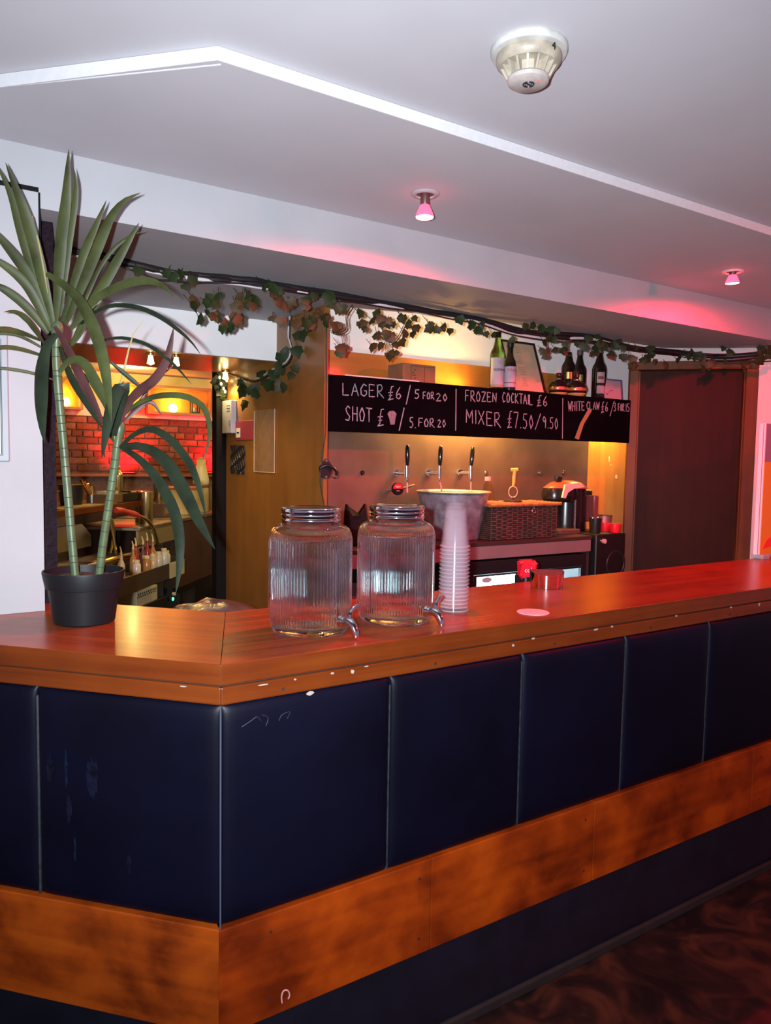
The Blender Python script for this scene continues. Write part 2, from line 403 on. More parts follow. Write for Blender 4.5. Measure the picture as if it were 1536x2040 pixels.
# ---------------------------------------------------------------- the bar
bar = thing('bar_counter', 'long bent bar with red-brown wooden top and padded navy leather front', 'bar counter', (2.2, 1.85, ZF))
ZT = 1.10; TH = .048
B0 = (.812, 2.128)
def wl(t, d): return wing(t, d)
tE = 1.117
# top: the long run and two boards of the left wing, mitred at the corner
mid0 = ((.594+B0[0])/2, (1.584+B0[1])/2)
def wingpoly(p, q, t0, t1):
    return [p, q, (q[0]+Lx*t1, q[1]+Ly*t1), (p[0]+Lx*t0, p[1]+Ly*t0)]
obj('top_board', prism([(.5955, 1.587), (5.25, 1.587), (4.745, 2.128), (.8135, 2.128)], ZT-TH, ZT), top_m, bar, smooth=None)
gap = .0012
fr_ = (.594+.003*.7, 1.584+.003)
obj('top_board', prism([(.594, 1.587), (mid0[0]-gap, mid0[1]), (mid0[0]+Lx*.81, mid0[1]+Ly*.81), (.352, 2.40), (.594+Lx*1.114, 2.40)], ZT-TH, ZT), top_l, bar, smooth=None)
obj('top_board', prism([(mid0[0]-gap+.0006, mid0[1]+.0016), (.8115, 2.128), (.352, 2.622), (.352, 2.408), (mid0[0]+Lx*.795, mid0[1]+Ly*.795+.0016)], ZT-TH, ZT-.0004), top_l, bar, smooth=None)
# moulded edge strips in front of the boards
def strip(z0, z1, d0, d1, b=.004):
    """profile strip along the long run and along the wing, standing d0..d1 in front of the bar face line"""
    def pl(d): # points of the face line offset outwards by d: corner offset along the bisector
        nl = Vector((-Ly, Lx)); nr = Vector((0, -1)); bis = (nl+nr).normalized(); k = d/bis.dot(nr)
        return Vector((.594, 1.584))+bis*k
    c0, c1 = pl(d0), pl(d1)
    run = prism([(c1.x, c1.y), (5.25, 1.584-d1), (5.25, 1.584-d0), (c0.x, c0.y)], z0, z1)
    w0, w1 = c0+Vector((Lx, Ly))*1.11, c1+Vector((Lx, Ly))*1.11
    wg = prism([(c1.x, c1.y), (c0.x, c0.y), (w0.x, w0.y), (w1.x, w1.y)], z0, z1)
    return run, wg
def bevel(o, w, seg=2):
    m = o.modifiers.new('bevel', 'BEVEL'); m.width = w; m.segments = seg; m.limit_method = 'ANGLE'
r_, w_ = strip(ZT-TH, ZT, -.004, .0)
bevel(obj('edge_strip', r_, edge_m, bar, smooth=None), .003); bevel(obj('edge_strip', w_, edge_l, bar, smooth=None), .003)
r_, w_ = strip(1.047, 1.053, -.03, -.009)
obj('shadow_groove', join(r_, w_), groove_m, bar, smooth=None)
r_, w_ = strip(1.004, 1.0465, -.03, -.004)
bevel(obj('ledge_rail', r_, edge_m, bar, smooth=None), .004); bevel(obj('ledge_rail', w_, edge_l, bar, smooth=None), .004)
# carcass behind everything
r_, w_ = strip(ZF, 1.05, -.10, -.032)
obj('carcass', join(r_, w_), blackmatt_m, bar, smooth=None)
# padded panels
lea_m, n, l, b = new_mat('navy_leather')
tc = n.new('ShaderNodeTexCoord'); g = n.new('ShaderNodeTexNoise'); g.inputs['Scale'].default_value = 3.2; g.inputs['Detail'].default_value = 7
l.new(tc.outputs['Object'], g.inputs['Vector']); r = n.new('ShaderNodeValToRGB'); e = r.color_ramp.elements
e[0].position = .35; e[0].color = (.0010, .0011, .0044, 1); e[1].position = .75; e[1].color = (.0022, .0025, .0105, 1)
l.new(g.outputs['Fac'], r.inputs['Fac']); l.new(r.outputs['Color'], b.inputs['Base Color']); b.inputs['Roughness'].default_value = .44
b.inputs['Specular IOR Level'].default_value = .16
g2 = n.new('ShaderNodeTexVoronoi'); g2.inputs['Scale'].default_value = 260; l.new(tc.outputs['Object'], g2.inputs['Vector'])
u = n.new('ShaderNodeBump'); u.inputs['Strength'].default_value = .12; u.inputs['Distance'].default_value = .0008
l.new(g2.outputs['Distance'], u.inputs['Height']); l.new(u.outputs['Normal'], b.inputs['Normal'])
pale_seam_m = M('pale_seam_leather', (.012, .016, .026), .6, var=.6, vs=60)  # paler seams: wear plus the flash glint, put into the colour
def pad(o2, ex, nx, w, z0, z1):
    """upholstered panel: ex along the face, nx outwards, both 2D unit vectors"""
    N = 22; V = []; F = []
    def prof(u): return max(0, 1-abs(2*u-1)**16)**.5
    us = [0, .004, .012, .025, .045, .08, .15]+[.25+.5*i/6 for i in range(7)]+[.85, .92, .955, .975, .988, .996, 1]
    for v in us:
        for u_ in us:
            d = -.020+.018*prof(u_)*prof(v)+.001*math.sin(u_*7+w*9)*math.sin(v*5)
            V.append((o2[0]+ex[0]*w*u_+nx[0]*d, o2[1]+ex[1]*w*u_+nx[1]*d, z0+(z1-z0)*v))
    k = len(us)
    for j in range(k-1):
        for i in range(k-1): F.append((j*k+i, j*k+i+1, (j+1)*k+i+1, (j+1)*k+i))
    return V, F
xs = [.597, 1.060, 1.526, 1.985, 2.441, 2.90, 3.36, 3.82, 4.28, 4.74]
for a, c in zip(xs[:-1], xs[1:]):
    p_ = obj('padded_panel', pad((a+.0015, 1.584), (1, 0), (0, -1), c-a-.003, .478, 1.0035), lea_m, bar, smooth=True)
    obj('seam_edge', tube([(c, 1.5975, .48+i*.05) for i in range(11)], .0026, 6), pale_seam_m, p_)
for t0, t1 in ((.003, .4945), (.4945, .985)):
    p0 = wing(t1-.0015)
    p_ = obj('padded_panel', pad(p0, (-Lx, -Ly), (-Ly, Lx), t1-t0-.003, .478, 1.0035), lea_m, bar, smooth=True)
    q = wing(t1, .013)
    obj('seam_edge', tube([(q[0], q[1], .48+i*.05) for i in range(11)], .004, 6), pale_seam_m, p_)
obj('corner_piping', tube([(.5945, 1.586, .478+i*.0527) for i in range(11)], .0022, 6), M('pale_piping', (.045, .055, .08), .5), bar)
# wooden band and plinth
for a, c in ((.594, 1.2), (1.2, 1.851), (1.853, 2.75), (2.75, 3.9), (3.9, 5.2)):
    bevel(obj('band_board', prism([(a-(.003 if a < .6 else 0), 1.584), (c-.0012, 1.584), (c-.0012, 1.62), (a, 1.62)], .214, .476), band_m, bar, smooth=None), .0025)
q0, q1 = wing(.002), wing(1.08); q2, q3 = wing(1.08, .03), wing(.014, .03)
bevel(obj('band_board', prism([q0, q3, q2, q1], .214, .476), band_l, bar, smooth=None), .0025)
r_, w_ = strip(ZF, .213, -.035, -.012)
obj('plinth_panel', r_, navy_m, bar, smooth=None); obj('plinth_panel', w_, navy_m, bar, smooth=None)
r_, w_ = strip(ZF, ZF+.035, -.012, .004)
bevel(obj('skirting', r_, M('skirting_dark', (.012, .007, .007), .7, var=.4, vs=20), bar, smooth=None), .006)
# chips of bare filler along the rail, a screw row and the scratched mark
def chip(p, ex, w, h):
    k = random.randint(6, 8) if h < .02 else 22
    pts = [(math.cos(2*pi*i/k)*w*random.uniform(.5, 1), math.sin(2*pi*i/k)*h*random.uniform(.5, 1)) for i in range(k)]
    V = [(p[0]+ex[0]*x, p[1]+ex[1]*x, p[2]+y) for x, y in pts]; nn = (ex[1], -ex[0])
    V += [(v[0]+nn[0]*.0012, v[1]+nn[1]*.0012, v[2]) for v in V]
    return V, [tuple(range(k, 2*k)), tuple(range(k-1, -1, -1))]+[(i, (i+1) % k, k+(i+1) % k, k+i) for i in range(k)]
chips = [(0.6996,1.5880,1.0379)+(.016, .0025), (0.7812,1.5880,1.0389)+(.005, .003), (0.8825,1.5880,1.0391)+(.006, .004), (0.94,1.5880,1.0346)+(.008, .007), (0.9812,1.5880,1.0430)+(.008, .002),
         (1.4803,1.5880,1.0348)+(.006, .006), (1.5595,1.5880,1.0462)+(.010, .004), (1.8303,1.5880,1.0433)+(.011, .005), (1.9054,1.5880,1.0448)+(.008, .005), (2.2340,1.5880,1.0460)+(.008, .004), (2.5550,1.5880,1.0455)+(.010, .005), (2.7380,1.5880,1.0399)+(.007, .01)]
ch = join(*[chip(c[:3], (1, 0), c[3], c[4]) for c in chips], chip((0.5316,1.6572,1.0415), (-Lx, -Ly), .012, .002),
     chip((0.8202,1.5845,0.9994), (1, 0), .012, .006))
co = obj('filler_chips', ch, M('pale_filler', (.34, .29, .25), .85, spec=.1), bar, smooth=None); co['kind'] = 'stuff'
sc_ = [(0.7511,1.5835,0.2388), (0.7497,1.5835,0.2562), (0.7549,1.5835,0.2682), (0.7657,1.5835,0.2653), (0.7713,1.5835,0.2515), (0.7673,1.5835,0.2427)]
obj('scratched_mark', tube(spline(sc_, 14), .0018, 6), M('pink_scratch', (.60, .28, .26), .8), bar)
scr = join(*[lathe([(0, 0), (.0045, 0), (.0045, .0015), (0, .002)], 8) for _ in range(1)])
def disc_at(p, r=.0042, nrm=(0, -1)):
    a = Vector((nrm[0], nrm[1], 0)); return rod(Vector(p), Vector(p)+a*.0015, r, 8)
obj('screw_heads', join(*[disc_at((x, 1.5842, zz)) for x in (.72, 1.16, 1.81, 2.3, 2.8) for zz in (.26, .43)], *[disc_at((x, 1.588, 1.02)) for x in (.75, 1.2, 1.65, 2.1, 2.55, 3.0)]), groove_m, bar)['kind'] = 'stuff'
scuff_m = M('pale_blue_scuff', (.0050, .0080, .022), .7, spec=.05, var=.8, vs=70)
scuff2_m = M('faint_blue_scuff', (.0028, .0034, .0125), .7, spec=.1, var=.8, vs=50)
WN = 'wing plane'
for p, w, h, m_ in (((0.3179,1.8828,0.8154), .005, .060, scuff_m), ((0.3331,1.8665,0.6159), .005, .050, scuff_m),
        ((0.3226,1.8777,0.7141), .010, .045, scuff2_m), ((0.3677,1.8291,0.8033), .022, .060, scuff2_m), ((0.2872,1.9159,0.8075), .014, .050, scuff2_m),
        ((0.4338,1.7579,0.6008), .008, .030, scuff2_m)):
    obj('scuff', chip(p, (-Lx, -Ly), w, h), m_, bar, smooth=None)
cr = []
for px_ in (((0.6454,1.5855,0.9479), (0.6676,1.5855,0.9581), (0.6825,1.5855,0.9649), (0.6926,1.5855,0.9536)), ((0.6951,1.5855,0.9675), (0.7104,1.5855,0.9576), (0.7054,1.5855,0.9392)), ((0.7388,1.5855,0.9453), (0.7465,1.5855,0.9585), (0.7674,1.5855,0.9622), (0.7596,1.5855,0.9464))):
    cr.append(tube(spline(px_, 12), .0010, 5))
obj('creases', join(*cr), pale_seam_m, bar)

# ---------------------------------------------------------------- potted plant
pc = (0.4232,2.1933)
pl_ = thing('potted_plant', 'tall artificial plant with two ringed canes in a black pot on the bar corner', 'potted plant', (pc[0], pc[1], ZT))
pr = [(.0, 0), (.076, 0), (.081, .004), (.094, .098), (.1005, .100), (.1085, .142), (.1075, .146), (.1035, .146), (.1005, .128), (.0, .128)]
obj('pot', lathe(pr[:8]+[(.100, .120), (0, .119)], 48, (pc[0], pc[1], ZT)), pot_m, pl_)
def soilrip(r, z, a): return 0
so_ = lathe([(0.099, .121), (.085, .127), (.05, .131), (.02, .129), (0, .13)], 40, (pc[0], pc[1], ZT))
so_ = ([(x, y, z+random.uniform(-.003, .003)) for x, y, z in so_[0]], so_[1])
obj('soil', so_, soil_m, pl_)
ZP = ZT+.12
canes = [((0.4008,2.1959,1.2289), (0.3917,2.2018,1.3661), (0.3789,2.2102,1.5737), (0.3671,2.2118,1.7373), (0.3618,2.2094,1.8447), (0.3673,2.2058,1.9252)),
         ((0.4558,2.1602,1.2272), (0.466,2.1476,1.3263), (0.4797,2.1328,1.4382), (0.4907,2.1196,1.5349), (0.4957,2.1105,1.5897), (0.5041,2.1050,1.6578))]
for c in canes:
    P = spline(c, 40); R = [.0105+.0014*abs(math.sin(i*.9)) for i in range(40)]
    P[0] = Vector((P[0].x, P[0].y, ZP+.004))
    co = obj('cane', tube(P, [.0112]*34+[.0125, .014, .0155, .015, .012, .008], 12), cane_m, pl_)
    rs = []
    fr = frames(P)
    L_ = 0; nxt = .03
    for i in range(1, 33):
        L_ += (P[i]-P[i-1]).length
        if L_ >= nxt:
            nxt += random.uniform(.026, .036); rs.append(torus(fr[i][0], .0111, .0011, fr[i][1].cross(fr[i][2]), 14, 5))
    o = obj('cane_rings', join(*rs), ring_m, co); o['kind'] = 'stuff'
def leaf(P, w):
    n_ = 19; P = spline(P, n_); V = []; F = []; view = Vector((.5446, .8387, 0))
    for i, p in enumerate(P):
        u_ = i/(n_-1); t = (P[min(i+1, n_-1)]-P[max(i-1, 0)]).normalized()
        s = t.cross(view); s = s.normalized() if s.length > .1 else Vector((0, 0, 1))
        up = s.cross(t).normalized()
        pr_ = (.42+.58*min(1, u_/.35))*(1 if u_ < .55 else max(.02, 1-((u_-.55)/.45)**1.7))
        h = w*.5*pr_
        V += [tuple(p-s*h+up*h*.28), tuple(p-up*h*.18), tuple(p+s*h+up*h*.28)]
    b_ = len(V)
    V += [(v[0]+.0006*view.x, v[1]+.0006*view.y, v[2]) for v in V]
    for i in range(n_-1):
        a = 3*i
        for k in (0, 1):
            F += [(a+k, a+k+1, a+k+4, a+k+3), (b_+a+k, b_+a+k+3, b_+a+k+4, b_+a+k+1)]
    return V, F
LEAVES = ((((0.3604,2.2102,1.9251),(0.3605,2.1923,1.9670),(0.3618,2.1736,2.0275),(0.3633,2.1547,2.0882),(0.3651,2.1356,2.1410),(0.369,2.1153,2.1871),(0.3715,2.0957,2.2344),(0.3728,2.0770,2.2902),(0.3728,2.0591,2.3296)),0.03167),(((0.3715,2.2150,1.9404),(0.3736,2.2017,1.9758),(0.3773,2.1873,2.0271),(0.3816,2.1727,2.0819),(0.3853,2.1583,2.1283),(0.3915,2.1424,2.1806),(0.3972,2.1267,2.2241),(0.399,2.1136,2.2666),(0.3918,2.1064,2.3044)),0.02352),(((0.3546,2.2140,1.9116),(0.3447,2.2055,1.9517),(0.3316,2.1991,2.0095),(0.318,2.1930,2.0681),(0.3046,2.1868,2.1201),(0.29,2.1814,2.1701),(0.276,2.1756,2.2124),(0.2571,2.1730,2.2647),(0.2419,2.1680,2.3016)),0.03304),(((0.3467,2.2430,1.9282),(0.3349,2.2402,1.9668),(0.3186,2.2404,2.0224),(0.3018,2.2409,2.0808),(0.2873,2.2398,2.1324),(0.274,2.2380,2.1874),(0.2624,2.2351,2.2340),(0.2449,2.2361,2.2828),(0.225,2.2385,2.3187)),0.02363),(((0.3489,2.2177,1.9115),(0.3382,2.2142,1.9366),(0.3238,2.2131,1.9731),(0.307,2.2137,2.0130),(0.2889,2.2149,2.0485),(0.2674,2.2185,2.0810),(0.2427,2.2241,2.1134),(0.2199,2.2285,2.1411),(0.2039,2.2284,2.1595)),0.02891),(((0.347,2.2070,1.8965),(0.3357,2.2009,1.9175),(0.3207,2.1973,1.9485),(0.3033,2.1951,1.9820),(0.2848,2.1938,2.0110),(0.262,2.1951,2.0345),(0.234,2.1999,2.0552),(0.2074,2.2037,2.0712),(0.1889,2.2024,2.0814)),0.02466),(((0.3429,2.2216,1.8913),(0.3295,2.2199,1.9082),(0.311,2.2215,1.9327),(0.2916,2.2236,1.9555),(0.2714,2.2263,1.9745),(0.2501,2.2297,1.9908),(0.2293,2.2327,2.0025),(0.2009,2.2408,2.0089),(0.1795,2.2443,2.0098)),0.0234),(((0.3346,2.2270,1.8643),(0.3249,2.2109,1.8728),(0.3124,2.1967,1.8861),(0.2992,2.1829,1.9000),(0.2873,2.1683,1.9103),(0.2723,2.1556,1.9210),(0.2586,2.1422,1.9259),(0.2413,2.1311,1.9252),(0.2257,2.1188,1.9190)),0.01514),(((0.3256,2.2328,1.8735),(0.3089,2.2213,1.8775),(0.287,2.2132,1.8836),(0.2663,2.2043,1.8871),(0.2465,2.1947,1.8890),(0.2265,2.1854,1.8874),(0.2061,2.1763,1.8801),(0.185,2.1676,1.8695),(0.1699,2.1551,1.8609)),0.01377),(((0.3424,2.2220,1.8443),(0.3275,2.2241,1.8527),(0.3068,2.2301,1.8651),(0.2858,2.2363,1.8764),(0.2653,2.2422,1.8836),(0.2451,2.2478,1.8857),(0.2248,2.2536,1.8840),(0.2016,2.2612,1.8774),(0.1843,2.2650,1.8712)),0.008261),(((0.3422,2.2221,1.8282),(0.3241,2.2115,1.8313),(0.2999,2.2048,1.8366),(0.2765,2.1977,1.8408),(0.2541,2.1898,1.8427),(0.2335,2.1808,1.8418),(0.2122,2.1723,1.8367),(0.1892,2.1649,1.8270),(0.1723,2.1535,1.8186)),0.01101),(((0.3586,2.2114,1.7665),(0.3401,2.2085,1.7717),(0.3148,2.2101,1.7792),(0.29,2.2112,1.7844),(0.2663,2.2117,1.7875),(0.2424,2.2123,1.7894),(0.2201,2.2119,1.7893),(0.1941,2.2139,1.7844),(0.176,2.2107,1.7791)),0.008261),(((0.3812,2.2206,1.9289),(0.3875,2.2061,1.9591),(0.3972,2.1893,2.0030),(0.4078,2.1720,2.0488),(0.4175,2.1553,2.0873),(0.431,2.1361,2.1283),(0.4431,2.1178,2.1601),(0.457,2.0984,2.1993),(0.4673,2.0812,2.2294)),0.02363),(((0.385,2.2062,1.9206),(0.3959,2.1827,1.9555),(0.4125,2.1556,2.0059),(0.4289,2.1285,2.0558),(0.4441,2.1023,2.1024),(0.4585,2.0765,2.1474),(0.4715,2.0516,2.1826),(0.4957,2.0196,2.2167),(0.5286,1.9818,2.2329)),0.02905),(((0.3944,2.1882,1.9057),(0.4121,2.1692,1.9311),(0.4367,2.1458,1.9676),(0.4561,2.1257,2.0020),(0.4728,2.1075,2.0369),(0.4892,2.0893,2.0722),(0.5072,2.0702,2.1091),(0.5258,2.0506,2.1472),(0.5384,2.0350,2.1733)),0.02754),(((0.4118,2.2126,1.9244),(0.4227,2.2085,1.9539),(0.4382,2.2015,1.9965),(0.4553,2.1933,2.0418),(0.4714,2.1859,2.0796),(0.4944,2.1739,2.1195),(0.5178,2.1617,2.1470),(0.5495,2.1441,2.1709),(0.5803,2.1271,2.1837)),0.01118),(((0.406,2.1806,1.9327),(0.4211,2.1484,1.9543),(0.445,2.1106,1.9802),(0.4685,2.0730,1.9961),(0.4943,2.0339,2.0089),(0.5208,1.9943,2.0144),(0.5473,1.9548,2.0106),(0.57,1.9177,1.9914),(0.5842,1.8861,1.9631)),0.0234),(((0.4173,2.1733,1.9195),(0.4426,2.1271,1.9452),(0.4743,2.0766,1.9590),(0.5078,2.0251,1.9553),(0.5384,1.9754,1.9402),(0.5664,1.9274,1.9154),(0.5914,1.8814,1.8834),(0.6121,1.8382,1.8493),(0.6241,1.8005,1.8138)),0.01239),(((0.4395,2.1589,1.8597),(0.4635,2.1210,1.8731),(0.4935,2.0791,1.8782),(0.5221,2.0382,1.8708),(0.5482,1.9988,1.8554),(0.5706,1.9620,1.8325),(0.5903,1.9269,1.8064),(0.6093,1.8921,1.7736),(0.6208,1.8623,1.7476)),0.009637),(((0.357,2.1767,1.8869),(0.3344,2.1735,1.8592),(0.3228,2.1631,1.8243),(0.3144,2.1507,1.7825),(0.3101,2.1356,1.7450),(0.3073,2.1195,1.7051),(0.3055,2.1028,1.6683),(0.3063,2.0844,1.6264),(0.307,2.0660,1.5977)),0.03663),(((0.3332,2.1683,2.0393),(0.3693,2.1270,2.0072),(0.3976,2.0907,1.9671),(0.4167,2.0604,1.9181),(0.4305,2.0336,1.8635),(0.4382,2.0107,1.8100),(0.4425,1.9900,1.7552),(0.4452,1.9704,1.6951),(0.4456,1.9522,1.6478)),0.03224),(((0.3545,2.1902,1.9083),(0.3672,2.1701,1.8795),(0.3814,2.1489,1.8426),(0.392,2.1301,1.8074),(0.4029,2.1111,1.7715),(0.4153,2.0911,1.7366),(0.4275,2.0713,1.7035),(0.4395,2.0516,1.6672),(0.4479,2.0342,1.6375)),0.02454),(((0.367,2.1941,1.8568),(0.3723,2.1816,1.8317),(0.3807,2.1673,1.7972),(0.3902,2.1521,1.7663),(0.4016,2.1358,1.7392),(0.4142,2.1187,1.7126),(0.4275,2.1011,1.6842),(0.4418,2.0829,1.6544),(0.4514,2.0677,1.6333)),0.02055),(((0.359,2.1515,1.7829),(0.3734,2.1348,1.8074),(0.3946,2.1135,1.8169),(0.4135,2.0938,1.8004),(0.4255,2.0785,1.7749),(0.4373,2.0634,1.7455),(0.4478,2.0492,1.7165),(0.4579,2.0351,1.6856),(0.4645,2.0234,1.6638)),0.02686),(((0.3042,2.1871,2.1866),(0.3077,2.1848,2.1685),(0.3127,2.1816,2.1423),(0.3181,2.1781,2.1126),(0.3225,2.1752,2.0852),(0.3266,2.1725,2.0565),(0.3308,2.1699,2.0265),(0.3344,2.1675,1.9997),(0.3369,2.1659,1.9811)),0.00403),(((0.3996,2.2205,1.8630),(0.4063,2.2266,1.8771),(0.4151,2.2314,1.8969),(0.4254,2.2351,1.9185),(0.4367,2.2382,1.9381),(0.4503,2.2398,1.9559),(0.466,2.2400,1.9736),(0.4809,2.2408,1.9892),(0.4919,2.2441,2.0008)),0.01257),(((0.3874,2.2404,1.8505),(0.3962,2.2436,1.8613),(0.4083,2.2447,1.8765),(0.4211,2.2454,1.8939),(0.4317,2.2474,1.9116),(0.4398,2.2511,1.9309),(0.4467,2.2555,1.9523),(0.4526,2.2607,1.9719),(0.4572,2.2666,1.9861)),0.01684),(((0.374,2.2372,1.8489),(0.3679,2.2471,1.8755),(0.3594,2.2586,1.9138),(0.354,2.2680,1.9500),(0.3505,2.2763,1.9864),(0.3477,2.2841,2.0231),(0.3454,2.2915,2.0596),(0.3439,2.2985,2.1003),(0.3434,2.3047,2.1290)),0.01676),(((0.4877,2.1038,1.6098),(0.4874,2.0965,1.6448),(0.4882,2.0885,1.6918),(0.492,2.0786,1.7331),(0.499,2.0666,1.7708),(0.506,2.0546,1.8103),(0.5131,2.0425,1.8519),(0.5231,2.0286,1.8888),(0.5416,2.0091,1.9167)),0.005453),(((0.4901,2.1021,1.6368),(0.4995,2.0796,1.6689),(0.5138,2.0540,1.7093),(0.5335,2.0248,1.7378),(0.5558,1.9939,1.7592),(0.5726,1.9666,1.7869),(0.5834,1.9433,1.8211),(0.5878,1.9239,1.8618),(0.5891,1.9067,1.8923)),0.0259),(((0.4994,2.0961,1.6640),(0.5237,2.0535,1.6972),(0.5552,2.0063,1.7191),(0.5896,1.9571,1.7256),(0.6231,1.9085,1.7197),(0.6498,1.8644,1.6938),(0.6558,1.8336,1.6494),(0.6458,1.8133,1.5994),(0.6272,1.7986,1.5565)),0.01636),(((0.4831,2.0948,1.6189),(0.4842,2.0703,1.6587),(0.4872,2.0444,1.7050),(0.4922,2.0173,1.7471),(0.4711,2.0072,1.7308),(0.454,1.9945,1.6874),(0.4403,1.9795,1.6423),(0.4293,1.9628,1.5945),(0.4204,1.9448,1.5597)),0.03392),(((0.4965,2.0861,1.5869),(0.5196,2.0383,1.6207),(0.5494,1.9862,1.6368),(0.5773,1.9353,1.6174),(0.5981,1.8890,1.5828),(0.6117,1.8474,1.5444),(0.6173,1.8109,1.5029),(0.619,1.7770,1.4570),(0.6163,1.7460,1.4189)),0.02035),(((0.4987,2.0846,1.5896),(0.5317,2.0275,1.5913),(0.5617,1.9723,1.5730),(0.5811,1.9238,1.5396),(0.5936,1.8800,1.4979),(0.6027,1.8383,1.4579),(0.6098,1.7979,1.4185),(0.6208,1.7550,1.3773),(0.6276,1.7148,1.3461)),0.03527),(((0.4987,2.0846,1.5896),(0.5292,2.0351,1.5617),(0.5565,1.9875,1.5211),(0.575,1.9457,1.4746),(0.5868,1.9082,1.4279),(0.5893,1.8768,1.3791),(0.585,1.8498,1.3276),(0.5744,1.8269,1.2738),(0.561,1.8058,1.2302)),0.02985),(((0.4971,2.1096,1.6305),(0.4932,2.1180,1.6462),(0.4871,2.1280,1.6687),(0.4794,2.1389,1.6936),(0.4708,2.1505,1.7161),(0.4602,2.1633,1.7375),(0.4478,2.1773,1.7594),(0.4366,2.1906,1.7788),(0.4291,2.2014,1.7926)),0.01918),(((0.5484,2.0285,1.7392),(0.5394,2.0270,1.7458),(0.5272,2.0274,1.7556),(0.5138,2.0287,1.7665),(0.5011,2.0295,1.7767),(0.4885,2.0302,1.7868),(0.4753,2.0313,1.7974),(0.4634,2.0316,1.8067),(0.4547,2.0298,1.8129)),0.01209),(((0.5112,2.1123,1.6556),(0.5212,2.1133,1.6653),(0.5349,2.1118,1.6798),(0.5504,2.1092,1.6955),(0.5656,2.1068,1.7088),(0.5784,2.1059,1.7160),(0.5939,2.1033,1.7100),(0.6065,2.1026,1.6925),(0.6155,2.1042,1.6791)),0.01377),(((0.4924,2.1245,1.6034),(0.4927,2.1318,1.6158),(0.4924,2.1394,1.6340),(0.491,2.1478,1.6552),(0.4892,2.1564,1.6726),(0.4865,2.1656,1.6923),(0.4835,2.1750,1.7125),(0.4809,2.1841,1.7304),(0.4796,2.1924,1.7431)),0.01652),(((0.4925,2.1364,1.6035),(0.4907,2.1435,1.6119),(0.4874,2.1516,1.6241),(0.4833,2.1602,1.6376),(0.479,2.1690,1.6498),(0.474,2.1782,1.6620),(0.4684,2.1878,1.6748),(0.4635,2.1969,1.6861),(0.4604,2.2049,1.6941)),0.01245),(((0.509,2.1257,1.6450),(0.5207,2.1240,1.6623),(0.537,2.1194,1.6874),(0.5556,2.1133,1.7156),(0.574,2.1073,1.7424),(0.5922,2.1015,1.7662),(0.6149,2.0927,1.7913),(0.636,2.0849,1.8122),(0.6511,2.0811,1.8267)),0.005534))
kinds = {19: leafd_m, 21: leafr_m, 22: leafd_m, 28: leafy_m, 24: leafy_m, 29: leafr_m, 31: leafd_m, 33: leafd_m, 34: leafd_m, 32: leafd_m, 36: leafd_m, 37: leafr_m, 17: leafd_m, 18: leafd_m, 40: leafr_m}
for i, (P, w) in enumerate(LEAVES):
    o = obj('leaf', leaf(P, w), kinds.get(i, leafg_m), pl_, smooth=True)
    if i in (21, 29): o['label'] = 'reddish leaf'
    if i == 28: o['label'] = 'thin dried straw-coloured leaf'
# ---------------------------------------------------------------- ribbed water dispensers
chains = []
def dispenser(loc, label):
    t = thing('drink_dispenser', label, 'drink dispenser', loc, 0, 'ribbed glass water dispensers on the bar')
    R = .1115
    def rip(r, z, a):
        k = max(0, min(1, (z-.030)/.02))*max(0, min(1, (.262-z)/.012))
        return .0016*k*(abs(math.cos(a*42))*2-1.2) if r > .104 else 0
    outer = [(0, .004), (.05, .003), (.080, .002), (.092, 0), (.100, .004), (.1055, .014), (.108, .024), (.1085, .030)]
    outer += [(R, .036+i*.0105) for i in range(21)]
    outer += [(R, .254), (.1105, .262), (.108, .271), (.1035, .279), (.096, .285), (.086, .289), (.080, .292), (.0778, .298), (.0775, .312)]
    inner = [(.0745, .312), (.0745, .296), (.078, .289), (.090, .282), (.0995, .275), (.104, .266), (.1065, .256), (.1068, .20), (.1068, .06), (.1065, .036), (.101, .024), (.085, .018), (.04, .018), (0, .019)]
    g = lathe(outer+inner, 504, loc, rip=rip)
    obj('glass_jar', g, GL, t, smooth=True)
    wtr = [(0, .0187), (.04, .0177), (.085, .0177), (.1013, .0237), (.1068, .0357), (.1071, .06), (.1071, .20), (.1068, .250), (.1066, .254), (.104, .2525), (0, .2525)]
    obj('water', lathe(wtr, 96, loc), WATER, t, smooth=True)
    lid = [(.0755, .300), (.0795, .300), (.0805, .303), (.0795, .307), (.0785, .309), (.0800, .312), (.0805, .316), (.0785, .319), (.0785, .321), (.0803, .324), (.0805, .330), (.0795, .334), (.076, .3365), (.070, .3368), (.068, .3355), (0, .3355)]
    obj('lid', lathe(lid, 64, loc), chrome_m, t)
    d = Vector((.344, -.939, 0)); s = Vector((.939, .344, 0)); up = Vector((0, 0, 1)); o = Vector(loc)+up*.042+d*(R+.001)
    tp = obj('tap', join(rod(o-d*.003, o+d*.006, .0185, 20, .016), rod(o+d*.006, o+d*.012, .013, 16, .011),
         tube(spline([o+d*.012, o+d*.024+up*.002, o+d*.036-up*.006, o+d*.046-up*.024, o+d*.049-up*.036], 14), [.0115, .012, .0125, .013, .013, .0125, .012, .0115, .011, .0105, .0100, .0095, .009, .0085], 14)), chrome_m, t)
    c = o+d*.027
    obj('tap_lever', join(rod(c+up*.006, c+up*.022, .0072, 14), rod(c+up*.022, c+up*.028, .009, 14, .006),
        tube(spline([c+up*.024, c+up*.030+s*.014-d*.004, c+up*.036+s*.034-d*.008, c+up*.037+s*.050-d*.010], 10), [.005, .0055, .006, .0065, .007, .007, .007, .0065, .006, .004], 10)), chrome_m, tp)
    return t
jc1 = (.925, 1.792, ZT); jc2 = (1.203, 1.792, ZT)
dispenser(jc1, 'ribbed glass water dispenser with metal lid, the left one nearer the plant')
